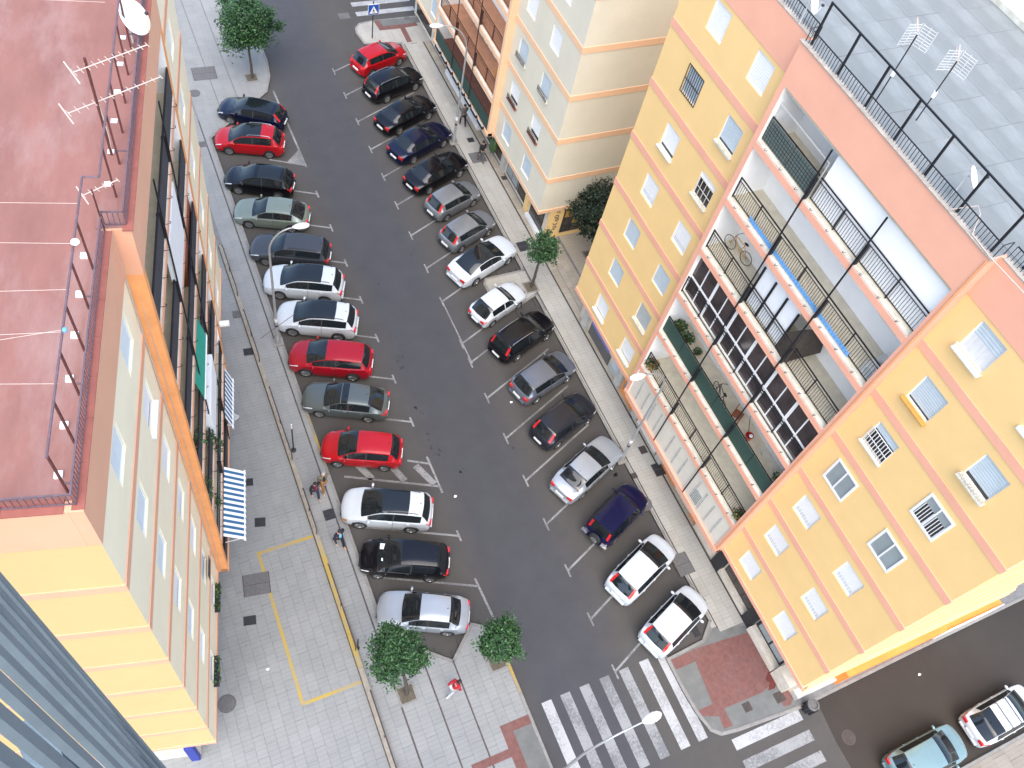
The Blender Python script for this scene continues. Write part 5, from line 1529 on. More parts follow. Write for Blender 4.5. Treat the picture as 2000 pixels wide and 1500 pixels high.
        # handles
        for uu in (um - .035, um + .16):
            xh = L / 2 - uu * L
            MB().box(xh - .07, xh + .07, min(side * (hw - .015), side * (hw + .012)), max(side * (hw - .015), side * (hw + .012)), belt(uu) - .13, belt(uu) - .095).build('door_handle', pm, root)
        # wheels
        ty, rm = wheel_meshes(P['rw'])
        for xw in (xf, xr):
            uw = (L / 2 - xw) / L
            o = thing('wheel', (xw - bow(uw), side * (hwid(uw) - .105), P['rw']), 0 if side > 0 else math.pi)
            o.parent = root
            link('tyre', ty, o); link('rim', rm, o)
        if rails:
            zz = lambda u: ztop(u) - .035
            pts = [(L / 2 - u * L - bow(u) * .5, side * roofw(u) * .93, zz(u) + d) for u, d in ((uf + .05, .0), (uf + .07, .06), ((uf + ur) / 2, .065), (ur - .06, .06), (ur - .035, .0))]
            MB().tube(pts, .018, 6).build('roof_rail', rails, root, True)
    # underbody and wheel wells
    MB().box(-L / 2 + .25, L / 2 - .3, -hw * .80, hw * .80, .18, .62).build('underbody', 'trim', root)
    # bumper strip, grille, plates
    b = MB().box(L / 2 - .06, L / 2 + .004, -hw * .5, hw * .5, .38, .56); b.build('grille', 'trim', root)
    if plate:
        b = MB().box(-L / 2 - .03, -L / 2 + .05, -.26, .26, P['zt'] * .50, P['zt'] * .50 + .115)
        b.build('number_plate', 'plate', root)
    b = MB().box(-L / 2 - .035, -L / 2 + .12, -hw * .68, hw * .68, .36, .44); b.build('bumper', 'trim' if typ in ('mini', 'old') else pm, root)
    # aerial
    xa = L / 2 - (ur - .035) * L
    MB().tube([(xa, 0, ztop(ur - .035) - .01), (xa - .06, 0, ztop(ur - .035) + .07)], [.022, .008], 5).build('aerial', 'trim', root)
    # wipers
    b = MB()
    for yy in (-.35, .15):
        b.tube([(L / 2 - (uc + .012) * L + .02, yy * hw / .87, ztop(uc + .012) + .012), (L / 2 - (uc + .05) * L, (yy + .5) * hw / .87, ztop(uc + .05) + .012)], .007, 4)
    b.build('wipers', 'trim', root)
    if spare:
        b = MB().lathe([(.31, 0), (.33, .05), (.31, .16), (.2, .18)], 20, (-L / 2 - .2, -.05, .82), 'x')
        b.build('spare_wheel', 'tyre', root, True)
        MB().lathe([(.2, 0), (.2, .012), (.12, .02)], 16, (-L / 2 - .222, -.05, .82), 'x').build('spare_wheel_disc', 'chrome', root, True)
        for s in (-1, 1):
            MB().box(-L / 2 - .05, -L / 2 + .1, min(s * .45, s * hw * .95), max(s * .45, s * hw * .95), .40, .52).build('bumper_corner', 'chrome', root)
    if roofbars:
        for u in (uf + .06, uf + (ur - uf) * .48):
            xx = L / 2 - u * L
            b = MB().tube([(xx, -roofw(u) * 1.02, ztop(u) - .03), (xx, -roofw(u) * .98, ztop(u) + .07), (xx, roofw(u) * .98, ztop(u) + .07), (xx, roofw(u) * 1.02, ztop(u) - .03)], .02, 6)
            b.build('roof_bar', 'black_metal', root)
    if extra == 'papers':
        for y0, x0, s in ((-.35, .0, .28), (.3, -.05, .14)):
            uu = uc + .06
            MB().box(L / 2 - uu * L + x0 - s / 2, L / 2 - uu * L + x0 + s / 2, y0 - s / 2, y0 + s / 2, ztop(uu) + .012, ztop(uu) + .018).build('paper', 'paper', root)
    return root

GL, GR = 'cars parked along the left kerb', 'cars parked along the right kerb'
pRED = paint('red', (0.36, 0.005, 0.010)); pRED2 = paint('red_deep', (0.29, 0.005, 0.014)); pBLK = paint('black', (0.004, 0.004, 0.006), rough=0.2); pNAVY = paint('navy', (0.004, 0.006, 0.022), rough=0.2)
pBLUE = paint('blue', (0.004, 0.005, 0.032)); pWHT = paint('white', (0.50, 0.535, 0.56)); pSIL = paint('silver', (0.37, 0.40, 0.43), 0.4); pSAGE = paint('sage', (0.19, 0.225, 0.19), 0.3)
pGRY = paint('grey', (0.055, 0.06, 0.068), 0.3); pGRN = paint('greygreen', (0.11, 0.128, 0.125), 0.4); pLGR = paint('lightgrey', (0.22, 0.235, 0.25), 0.45); pGBL = paint('greyblue', (0.15, 0.17, 0.205), 0.45)
pTEAL = paint('teal', (0.19, 0.29, 0.305), 0.3); pDGR = paint('darkgrey', (0.022, 0.024, 0.032), 0.3)
sun1 = (.46, .74)
car('hatch', pNAVY, (8.55, 45.45), 148, 'dark navy hatchback at the far end of the left row beside the street tree', GL, lights='pillar', over=dict(L=4.3, H=1.45), sunroof=(.44, .83))
car('hatch', pRED, (7.75, 43.05), 159, 'bright red hatchback with silver roof rails and dark glass roof, far left row', GL, rails='chrome', sunroof=(.44, .70), over=dict(L=4.2, H=1.55))
car('hatch', pBLK, (7.45, 39.55), 155, 'black hatchback with round tail on the left, between red car and sage saloon', GL, over=dict(L=4.1), sunroof=(.50, .83))
car('fastback', pSAGE, (7.45, 36.75), 157, 'pale sage green saloon in the left row', GL, over=dict(L=4.35))
car('estate', pGRY, (7.7, 33.7), 156, 'dark grey estate car with black rails beneath the left lamp head', GL, rails='trim')
car('suv', pWHT, (7.75, 31.15), 156, 'white crossover with dark glass roof, farther of the pair by the lamp post', GL, rails='trim', sunroof=(.45, .73))
car('suv', pWHT, (7.72, 28.5), 156, 'white crossover with dark glass roof, nearer of the pair, at the lamp foot', GL, rails='trim', sunroof=(.45, .73), over=dict(L=4.38))
car('suv', pRED2, (7.65, 25.75), 156, 'crimson crossover with plain red roof below the lamp foot', GL, over=dict(L=4.4, H=1.62))
car('fastback', pGRN, (7.62, 23.05), 155, 'grey green saloon with small dark sunroof in the left row', GL, sunroof=(.455, .535))
car('hatch', pRED, (7.5, 20.05), 156, 'bright red small hatchback beside the hatched bay', GL, lights='corner', over=dict(L=4.05, H=1.5), extra=None)
car('suv', pWHT, (7.62, 16.5), 155, 'white crossover with dark glass roof, the nearest of the white ones on the left', GL, rails='trim', sunroof=(.45, .73), amber=True)
car('hatch', pBLK, (7.55, 13.8), 156, 'black people carrier with papers behind its windscreen', GL, over=dict(L=4.25, H=1.6, uc=.19, uf=.46), extra='papers')
car('sedan', pSIL, (7.5, 11.1), 154, 'silver saloon nearest the camera in the left row, half under the tree', GL, over=dict(L=4.25, W=1.70, ur=.78, ub=.90))

car('hatch', pRED, (18.3, 49.2), 20, 'red three door hatchback at the far end of the right row', GR, over=dict(L=4.15))
car('estate', pBLK, (18.4, 46.45), 19, 'black estate car with silver roof rails, second from the far end on the right', GR, rails='chrome', over=dict(L=4.4, H=1.55), lights='tall')
car('sedan', pBLK, (18.2, 43.35), 22, 'black saloon third from the far end of the right row', GR, over=dict(L=4.6))
car('sedan', pNAVY, (18.2, 40.6), 22, 'blue black saloon beside the far lamp post', GR, over=dict(L=4.7, W=1.8))
car('sedan', pBLK, (18.25, 37.75), 21, 'black saloon with pale plate next to the grey hatchbacks', GR, over=dict(L=4.6))
car('mini', pLGR, (18.4, 35.2), 20, 'grey small hatchback, farther of the two with tall tail lights', GR, lights='pillar', over=dict(L=3.8))
car('mini', pLGR, (18.35, 32.6), 21, 'grey small hatchback, nearer of the two with tall tail lights', GR, lights='pillar', over=dict(L=3.85))
car('sedan', pWHT, (18.35, 30.1), 21, 'white coupe saloon with black glass roof', GR, roof=MATS['glass_car'], over=dict(L=4.75, W=1.82, uf=.46, ur=.68, ub=.88))
car('old', pWHT, (17.95, 26.8), 21, 'old boxy white hatchback on the pavement bulge by the small tree', GR, over=dict(L=3.75))
car('estate', pBLK, (18.4, 24.25), 20, 'black compact estate with pale roof rails on the right', GR, rails='chrome', lights='tall', over=dict(L=4.25, H=1.56))
car('hatch', pGBL, (18.4, 21.3), 18, 'blue grey hatchback with dark round rear window', GR, over=dict(L=4.1))
car('hatch', pDGR, (18.3, 18.4), 20, 'dark blue grey hatchback with tall red tail lights', GR, lights='pillar', over=dict(L=4.1))
car('sedan', pSIL, (18.25, 15.35), 23, 'silver grey saloon parked beside the right lamp post', GR, over=dict(L=4.55), trim_doors=True)
car('box', pBLUE, (18.55, 12.45), 24, 'boxy dark blue off-roader with spare wheel on its tail', GR, lights='tall', spare=True, over=dict(L=3.8))
car('hatch', pWHT, (18.4, 9.45), 22, 'white hatchback, second from the crossing on the right', GR, lights='pillar', over=dict(L=4.15))
car('hatch', pWHT, (18.7, 6.55), 21, 'white hatchback next to the zebra crossing', GR, lights='pillar', over=dict(L=3.95))
car('hatch', pTEAL, (27.0, -3.35), 0, 'pale teal hatchback parked in the side street', 'cars in the side street', over=dict(L=4.3, W=1.72))
car('hatch', pWHT, (31.9, -3.3), 1, 'white hatchback with black roof bars in the side street', 'cars in the side street', roofbars=True, over=dict(L=4.3), sunroof=(.72, .86))
# ================================================================== TREES
def tree(loc, h, cr, cc, label, seed, lm='leaf', n=5200, ls=0.10, pit=None, flat=1.0):
    """tapered trunk with limbs; crown of leaf-sized faces gathered in clumps round centre cc (relative) with radius cr"""
    random.seed(seed); rs = np.random.default_rng(seed)
    root = thing('street_tree', loc, 0, label, 'tree')
    c = Vector(cc)
    b = MB()
    fork = c * 0.55 + Vector((0, 0, 0)); fork.z = max(1.2, c.z - cr * 0.75)
    b.tube([(0, 0, -0.05), (fork.x * .25 + .03, fork.y * .3, fork.z * .35), (fork.x * .65, fork.y * .65, fork.z * .7), tuple(fork)], [.10, .085, .07, .06], 8)
    clumps = []
    for k in range(11):
        a = 2 * math.pi * k / 11 + random.uniform(-.3, .3)
        e = random.uniform(-.25, 1.1)
        r = cr * random.uniform(.55, .95)
        p = c + Vector((math.cos(a) * math.cos(e) * r, math.sin(a) * math.cos(e) * r, math.sin(e) * r * flat))
        mid = (fork + p) / 2 + Vector((0, 0, .12))
        b.tube([tuple(fork), tuple(mid), tuple(p)], [.045, .03, .012], 5)
    b.build('trunk', 'bark', root, True)
    # clump centres: over the crown's skin and through its volume, uneven
    nc = 95
    pts, sz = [], []
    for k in range(nc):
        v = rs.normal(size=3); v /= np.linalg.norm(v)
        rad = cr * (rs.uniform(.35, 1.0) ** .5) * (1 + .16 * math.sin(3 * math.atan2(v[1], v[0]) + seed) + .13 * math.sin(5 * math.atan2(v[2], v[0]) + 2 * seed) + .13 * rs.normal())
        v[2] *= flat
        pts.append(np.array(c) + v * rad * .86); sz.append(cr * rs.uniform(.12, .30))
    V, F = [], []
    per = n // nc
    for p, s in zip(pts, sz):
        m = int(per * rs.uniform(.6, 1.4))
        q = p + rs.normal(size=(m, 3)) * s * .62
        u = rs.normal(size=(m, 3)); u[:, 2] *= .55; u /= np.linalg.norm(u, axis=1)[:, None]
        out = (q - np.array(c)); out /= np.linalg.norm(out, axis=1)[:, None] + 1e-6
        nrm = out * .55 + np.array([0, 0, .55]) + rs.normal(size=(m, 3)) * .55
        t = np.cross(nrm, u); t /= np.linalg.norm(t, axis=1)[:, None] + 1e-6
        L = ls * rs.uniform(.65, 1.3, size=(m, 1))
        a0, a1, a2, a3 = q - u * L, q + t * L * .48, q + u * L, q - t * L * .48
        a1 = a1 + nrm * .012; a3 = a3 + nrm * .012
        base = len(V)
        arr = np.stack([a0, a1, a2, a3], 1).reshape(-1, 3)
        V += arr.tolist(); F += [(base + 4 * i, base + 4 * i + 1, base + 4 * i + 2, base + 4 * i + 3) for i in range(m)]
    me = bpy.data.meshes.new('crown'); me.from_pydata(V, [], F); me.materials.append(MATS[lm]); me.update()
    link('crown', me, root)
    if pit:
        px, py = pit
        f = MB()
        for x0, x1, y0, y1 in ((-.44, .44, -.44, -.34), (-.44, .44, .34, .44), (-.44, -.34, -.339, .339), (.34, .44, -.339, .339)):
            f.box(x0 + px, x1 + px, y0 + py, y1 + py, -.02, .012)
        f.build('pit_edging', 'kerb', root)
        MB().box(-.34 + px, .34 + px, -.34 + py, .34 + py, -.02, .006).build('pit_soil', 'soil', root)
    return root
tree((5.63, 8.02, .12), 4, 1.10, (-.36, 1.0, 3.55), 'leafy street tree in a square pit beside the silver saloon', 3, n=11000, ls=.075, pit=(0, 0))
tree((9.95, 7.9, .12), 4, .98, (-.2, .2, 3.0), 'leafy street tree on the pavement tip next to the driving lane', 5, n=7000, ls=.075, pit=(0, 0))
tree((9.5, 49.4, .12), 5, 1.95, (.05, .75, 3.7), 'large leafy street tree at the far end of the left pavement', 8, n=16000, ls=.095, pit=(-.05, 0))
tree((20.6, 27.7, .12), 4, .95, (.12, .1, 3.35), 'small thin street tree on the right pavement between the white cars and the yellow block', 12, n=4200, ls=.075, pit=(-.05, 0))
tree((25.3, 29.0, .11), 5, 1.75, (.0, .6, 3.4), 'dark bushy tree in the alley between the yellow and white blocks', 21, lm='leaf_dark', n=12000, ls=.09, pit=(0, 0))
tree((20.6, 57.5, .0), 4, 1.2, (0, 0, 3.3), 'dark tree just beyond the far crossing behind the blue sign', 33, lm='leaf_dark', n=3000, ls=.12)

# ================================================================== STREET LAMPS
def lamp(loc, dirx, diry, reach, h, label, base=True):
    d = Vector((dirx, diry, 0)).normalized()
    t = thing('street_lamp', loc, math.atan2(d.y, d.x), label, 'street lamp', 'curved arm street lamps')
    R = min(1.5, reach * .8)
    pts = [(0, 0, 0), (0, 0, h * .35), (0, 0, h - R * 1.25)]
    rad = [.085, .07, .055]
    for k in range(1, 9):
        a = math.pi / 2 * k / 8
        pts.append((R * (1 - math.cos(a)), 0, h - R * 1.25 + R * 1.25 * math.sin(a))); rad.append(.052 - .002 * k)
    pts.append((reach - .25, 0, h + .03)); rad.append(.032)
    MB().tube(pts, rad, 10).build('pole', 'grey_metal', t, True, 60)
    b = MB()
    prof = [(.0, .05, .02), (.08, .10, .05), (.25, .165, .085), (.5, .18, .095), (.68, .14, .08), (.78, .06, .04)]
    rings = []
    for x, wy, wz_ in prof:
        rings.append([(reach - .3 + x, wy * math.cos(2 * math.pi * k / 12), h + .03 + wz_ * math.sin(2 * math.pi * k / 12)) for k in range(12)])
    vs = [p for r in rings for p in r]
    fs = [(i * 12 + k, i * 12 + (k + 1) % 12, (i + 1) * 12 + (k + 1) % 12, (i + 1) * 12 + k) for i in range(len(prof) - 1) for k in range(12)]
    fs += [tuple(range(11, -1, -1)), tuple(60 + k for k in range(12))]
    b.add(vs, fs); hd = b.build('lamp_head', 'shutter_white', t, True, 60)
    MB().box(reach - .02, reach + .3, -.1, .1, h - .085, h - .06).build('lens', 'pane_grey', hd)
    MB().lathe([(.13, 0), (.13, .5), (.09, .62)], 12).build('foot', 'grey_metal', t, True)
    MB().box(-.28, .28, -.28, .28, -.01, .05).build('base_plate', 'kerb', t)
    MB().lathe([(.089, 1.5), (.089, 1.62)], 12).build('sticker', 'trim', t)
    MB().lathe([(.088, 1.9), (.088, 2.15)], 12).build('sticker', 'plate', t)
    return t
lamp((5.38, 27.95, .12), 1, -.05, 1.45, 8.8, 'curved arm street lamp over the white crossovers in the left row')
lamp((20.45, 15.4, .12), -1, .02, 1.8, 8.9, 'curved arm street lamp in front of the yellow block balconies')
lamp((20.55, 40.5, .12), -1, .12, 1.95, 8.9, 'curved arm street lamp at the far end of the right pavement')
lamp((9.75, 2.3, .12), 1, .02, 2.3, 8.9, 'curved arm street lamp reaching over the zebra crossing')

# ================================================================== SIGNS, POLES, BIN
sg = thing('crossing_sign', (18.72, 51.95, .12), 0, 'square blue pedestrian crossing sign on a grey pole', 'road sign')
MB().tube([(0, 0, 0), (0, 0, 2.95)], .04, 8).build('pole', 'iron', sg, True)
tl = R_(0)
MB().box(-.40, .40, -.075, -.045, 1.95, 2.75).build('board_edge', 'sign_white', sg)
bd = MB().box(-.375, .375, -.083, -.076, 1.975, 2.725).build('board', 'sign_blue', sg)
MB().add([(-.31, -.087, 2.06), (.31, -.087, 2.06), (0, -.087, 2.62)], [(0, 1, 2)]).build('triangle', 'sign_white', bd, fix=False)
p = MB()
def strip(b, a, c, w_):
    a, c = Vector((a[0], a[1])), Vector((c[0], c[1])); d = (c - a).normalized(); nn = Vector((-d.y, d.x)) * w_ / 2
    b.add([(q.x, -.091, q.y) for q in (a - nn, c - nn, c + nn, a + nn)], [(0, 1, 2, 3)])
strip(p, (0, 2.36), (0, 2.22), .075); strip(p, (-.005, 2.23), (.07, 2.10), .04); strip(p, (.005, 2.23), (-.085, 2.12), .04); strip(p, (.02, 2.33), (.085, 2.24), .028); strip(p, (-.02, 2.33), (-.085, 2.27), .028)
p.add([(.0 + .038 * math.cos(a), -.091, 2.42 + .038 * math.sin(a)) for a in [k * math.pi / 4 for k in range(8)]], [tuple(range(8))])
p.build('walking_figure', 'trim', bd, fix=False)
pl = thing('pole', (4.35, 21.3, .12), 0, 'thin dark pole with a pale tip on the left pavement beside the step wall', 'pole')
MB().tube([(0, 0, 0), (0, 0, 2.2)], .035, 8).build('shaft', 'iron', pl, True)
MB().tube([(0, 0, 2.2), (0, 0, 2.6)], .03, 8).build('tip', 'shutter_white', pl, True)
MB().lathe([(.14, 0), (.14, .03), (.06, .05)], 12).build('foot', 'iron', pl, True)
pl = thing('pole', (4.25, 10.7, .12), 0, 'short slate grey pole standing at the end of the fifth handrail', 'pole')
MB().tube([(0, 0, 0), (0, 0, 1.3)], .035, 8).build('shaft', 'iron', pl, True)
MB().lathe([(.1, 0), (.1, .02), (.05, .04)], 12).build('foot', 'iron', pl, True)
bn = thing('litter_bin', (22.95, .62, .0), 0, 'round dark litter bin on the side street kerb by the yellow block corner', 'litter bin')
MB().lathe([(.22, .05), (.27, .75), (.27, .78)], 18).build('body', 'iron', bn, True)
MB().lathe([(.29, .78), (.29, .83), (.2, .86), (.2, .80), (.05, .80)], 18).build('rim', 'cover_grey', bn, True)
for k in range(10):
    a = 2 * math.pi * k / 10
    MB().box(-.02 + .262 * math.cos(a), .02 + .262 * math.cos(a), -.02 + .262 * math.sin(a), .02 + .262 * math.sin(a), .1, .74).build('slat', 'black_metal', bn)
MB().tube([(.0, -.3, 0), (0, -.3, .95)], .025, 8).build('post', 'iron', bn, True)
# bracket pole of the lamp by the left row
br = thing('sign_bracket', (5.38, 27.9, 1.55), R_(25), 'thin brown rod fixed across the left lamp post', 'rod')
MB().tube([(-1.1, 0, 0), (1.2, 0, .12)], .015, 5).build('rod', 'rust_metal', br)

# ================================================================== ROOF FITTINGS: aerials and dishes
def yagi(t, c, d, L, n, ew, m='rope', up=0.0, tilt=0.0):
    d = Vector((d[0], d[1], up)).normalized(); c = Vector(c); s = d.cross(Vector((0, 0, 1))).normalized()
    s = s * math.cos(tilt) + Vector((0, 0, 1)) * math.sin(tilt)
    b = MB(); b.tube([tuple(c - d * L * .25), tuple(c + d * L * .75)], .014, 5); b.build('boom', m, t)
    e = MB()
    for k in range(n):
        p = c + d * (L * (k / (n - 1)) - L * .25); w_ = ew * (1 - .35 * k / n)
        e.tube([tuple(p - s * w_), tuple(p + s * w_)], .008, 4)
    e.build('elements', m, t)
    r = c - d * L * .27
    b = MB(); b.tube([tuple(r - s * ew * 2.0 + Vector((0, 0, .1))), tuple(r), tuple(r + s * ew * 2.0 - Vector((0, 0, .1)))], .016, 5); b.build('reflector', m, t)
mp_ = LO + ev * 9.35 + Vector((math.cos(R_(LA)), -math.sin(R_(LA)), 0)) * (-.12)
ta = thing('tv_aerial', (mp_.x, mp_.y, ZTOP), 0, 'rusty mast with two long white television aerials on the red roof', 'aerial')
MB().tube([(0, 0, -.03), (0, 0, 2.75)], .032, 8).build('mast', 'rust_metal', ta, True)
yagi(ta, (0.12, 0, 2.55), (.93, .36), 1.75, 12, .14)
yagi(ta, (-.1, 0, 1.55), (.93, .36), 2.3, 12, .13)
MB().tube([(.03, 0, 1.5), (.05, -.03, .6), (.02, 0, .05)], .012, 4).build('lead', 'rope', ta)
mq = LO + ev * 6.9 + Vector((math.cos(R_(LA)), -math.sin(R_(LA)), 0)) * (-.1)
ta = thing('tv_aerial', (mq.x, mq.y, ZTOP), 0, 'small white television aerial at the step of the red roof railing', 'aerial')
MB().tube([(0, 0, -.03), (0, 0, 1.3)], .02, 8).build('mast', 'rust_metal', ta, True)
yagi(ta, (0, 0, 1.25), (.93, .36), .8, 6, .1)
def dish(loc, rz, r, label, tilt=35, armm='pale_metal'):
    t = thing('satellite_dish', loc, rz, label, 'satellite dish')
    mt = Matrix.Rotation(R_(90 - tilt), 4, 'Y')
    prof = [(r * k / 6, .28 * r * (k / 6) ** 2) for k in range(1, 7)]
    b = MB()
    vs = [(0, 0, 0)]; fs = []
    for q, hgt in prof:
        for k in range(28):
            a = 2 * math.pi * k / 28; vs.append((q * math.cos(a) * 1.0, q * math.sin(a) * .92, hgt))
    for k in range(28): fs.append((0, 1 + k, 1 + (k + 1) % 28))
    for i in range(5):
        for k in range(28): fs.append((1 + i * 28 + k, 1 + (i + 1) * 28 + k, 1 + (i + 1) * 28 + (k + 1) % 28, 1 + i * 28 + (k + 1) % 28))
    b.add(vs, fs)
    cz = .75
    b.v = [tuple((mt @ Vector(p)) + Vector((.12, 0, cz))) for p in b.v]
    me = b.build('reflector', 'shutter_white', t, True, 60)
    md = me.modifiers.new('thick', 'SOLIDIFY'); md.thickness = .015
    f = mt @ Vector((r * .1, 0, r * 1.15)) + Vector((.12, 0, cz)); e = mt @ Vector((r * 1.0, 0, r * .3)) + Vector((.12, 0, cz))
    MB().tube([tuple(e), tuple(f)], .018, 6).build('feed_arm', armm, t)
    b = MB().ell(tuple(f), (.06, .05, .05)); b.build('receiver', 'iron', t, True)
    MB().tube([(0, 0, -.02), (0, 0, cz + .05), (.1, 0, cz)], .025, 8).build('mount', 'pale_metal', t, True)
    return t
dq = LO + ev * 13.6 + Vector((math.cos(R_(LA)), -math.sin(R_(LA)), 0)) * (.12)
dish((dq.x, dq.y, ZTOP + .03), R_(-38), .47, 'large white satellite dish on the edge of the red roof', 38, 'peach')
dish((21.75, 10.75, ZTOP + .03), R_(-50), .36, 'white satellite dish inside the grey roof railing of the yellow block', 42)
dish((21.7, 18.9, ZTOP + .03), R_(-60), .3, 'white satellite dish behind the far roof post of the yellow block', 30)
def grid_aerial(loc, h, rz, label):
    t = thing('tv_aerial', loc, rz, label, 'aerial')
    MB().tube([(0, 0, -.03), (0, 0, h)], .022, 6).build('mast', 'iron', t, True)
    for s in (1, -1):
        b = MB()
        for k in range(8):
            z0 = h - .32 + .64 * k / 7
            b.tube([(.02, .03 * s, z0), (-.22, .42 * s, z0)], .007, 4)
        for q in (.0, .5, 1.0):
            b.tube([(.02 - .24 * q, (.03 + .39 * q) * s, h - .36), (.02 - .24 * q, (.03 + .39 * q) * s, h + .36)], .014, 4)
        b.build('reflector', 'pale_metal', t)
    b = MB(); b.tube([(0, 0, h), (.85, 0, h + .04)], .02, 5)
    for k in range(10):
        x = .1 + .075 * k; b.tube([(x, -.07, h), (x, .07, h)], .007, 4)
    b.build('boom', 'rope', t)
    MB().box(-.06, .06, -.05, .05, h * .42, h * .42 + .18).build('amplifier', 'shutter_white', t)
grid_aerial((22.0, 14.9, ZTOP - .04), 2.45, R_(52), 'grid television aerial clamped to the roof railing of the yellow block')
grid_aerial((22.9, 13.85, ZTOP - .04), 2.2, R_(45), 'large white grid television aerial standing on the grey roof')

# ================================================================== THINGS ON BALCONIES AND IN SHOPS
def to_r(s, o, z): return (21.7 - o, 1.43 + s, z)          # distance along, out of and up the yellow block
def potplant(loc, r, label, m='leaf_pot', n=160, fl_=False):
    t = thing('potted_plant', loc, 0, label, 'potted plant')
    MB().lathe([(r * .35, 0), (r * .45, r * .6), (r * .5, r * .62)], 12).build('pot', 'pot', t, True)
    b = MB()
    for q in range(n):
        v = Vector((random.gauss(0, 1), random.gauss(0, 1), abs(random.gauss(.4, .7)))).normalized() * r * random.uniform(.3, 1.1)
        leaf(b, (v.x, v.y, v.z + r * .6), r * .22)
    b.build('foliage', m, t, fix=False)
    if fl_:
        b = MB()
        for q in range(40):
            v = Vector((random.gauss(0, 1), random.gauss(0, 1), abs(random.gauss(.4, .7)))).normalized() * r * random.uniform(.6, 1.1)
            leaf(b, (v.x, v.y, v.z + r * .6), r * .15)
        b.build('flowers', 'flower_orange', t, fix=False)
random.seed(5)
potplant(to_r(16.1, .1, fl(1)), .38, 'flowering pot plant at the far end of the lowest open balcony', fl_=True)
potplant(to_r(7.45, .15, fl(1)), .36, 'flowering pot plant at the near end of the lowest open balcony', fl_=True)
potplant(to_r(16.05, -.35, fl(2)), .45, 'spreading pot plant at the far end of the green screened balcony')
potplant(to_r(15.4, -.5, fl(2)), .34, 'dark pot plant beside the spreading one on the green screened balcony', 'leaf')
potplant(to_r(14.6, -.6, fl(2)), .24, 'small pot plant third along the green screened balcony', 'leaf')
potplant(to_r(7.6, -.7, fl(2)), .28, 'sparse pot plant at the near end of the green screened balcony')
def bicycle(loc, rz, label, m='black_metal'):
    t = thing('bicycle', loc, rz, label, 'bicycle')
    for x in (-.5, .5):
        b = MB()
        pts = [(x + .32 * math.cos(a), 0, .33 + .32 * math.sin(a)) for a in np.linspace(0, 2 * math.pi, 20)]
        b.tube(pts, .016, 5, False)
        for k in range(6):
            a = math.pi * k / 6; b.tube([(x + .31 * math.cos(a), 0, .33 + .31 * math.sin(a)), (x - .31 * math.cos(a), 0, .33 - .31 * math.sin(a))], .004, 3)
        b.build('wheel', 'tyre', t)
    b = MB()
    for a, c in (((-.5, .33), (-.08, .33)), ((-.5, .33), (-.18, .78)), ((-.08, .33), (-.2, .85)), ((-.08, .33), (.36, .74)), ((-.18, .78), (.34, .82)), ((.34, .95), (.5, .33))):
        b.tube([(a[0], 0, a[1]), (c[0], 0, c[1])], .018, 5)
    b.build('frame', m, t)
    MB().ell((-.22, 0, .9), (.13, .07, .035)).build('saddle', 'trim', t, True)
    MB().tube([(.28, -.25, .98), (.34, 0, .96), (.28, .25, .98)], .014, 5).build('handlebar', 'trim', t)
bicycle(to_r(12.0, -.2, fl(2)), R_(75), 'dark bicycle leaning behind the green balcony screen')
bicycle(to_r(15.6, -.75, fl(4)), R_(100), 'bicycle at the far end of the balcony with the brown net', 'sill_ochre')
def chair(loc, rz, label, m='sill_red'):
    t = thing('chair', loc, rz, label, 'chair')
    MB().box(-.22, .22, -.22, .22, .42, .46).build('seat', m, t)
    b = MB().box(-.22, .22, .2, .24, .48, .88); b.build('backrest', m, t)
    for sx in (-.2, .2):
        for sy in (-.2, .2):
            MB().box(sx - .02, sx + .02, sy - .02, sy + .02, 0, .42).build('leg', m, t)
chair(to_r(10.9, -.5, fl(2)), R_(30), 'dark red chair on the green screened balcony')
def to_w(s, o, z): return (22.0 - o, 30.95 + s, z)
chair(to_w(7.9, -.5, fl(1)), R_(200), 'white chair on the terracotta balcony of the pale block', 'shutter_white')
chair(to_w(8.7, -.6, fl(1)), R_(120), 'wooden chair farther in on the terracotta balcony of the pale block', 'sill_ochre')
bk = thing('bucket', to_r(9.85, -.55, fl(2)), 0, 'red bucket with a mop on the green screened balcony', 'bucket')
MB().lathe([(.13, 0), (.19, .3), (.18, .3), (.13, .03)], 16).build('pail', 'lamp_red', bk, True)
MB().tube([(0, 0, .1), (-.1, .5, 1.2)], .014, 5).build('mop_handle', 'rust_metal', bk)
MB().ell((.03, -.05, .3), (.1, .1, .06)).build('mop_head', 'shutter_white', bk, True)
rk = thing('clothes_rack', to_r(8.4, -.45, fl(2)), 0, 'folding wire clothes rack on the green screened balcony', 'clothes rack')
b = MB()
for s in (-.5, .5):
    b.tube([(-.3, s, 0), (.3, s, 1.0)], .012, 4); b.tube([(.3, s, 0), (-.3, s, 1.0)], .012, 4)
for k in range(6):
    b.tube([(-.3 + .12 * k, -.5, 1.0), (-.3 + .12 * k, .5, 1.0)], .006, 4)
b.build('frame', 'pale_metal', rk)

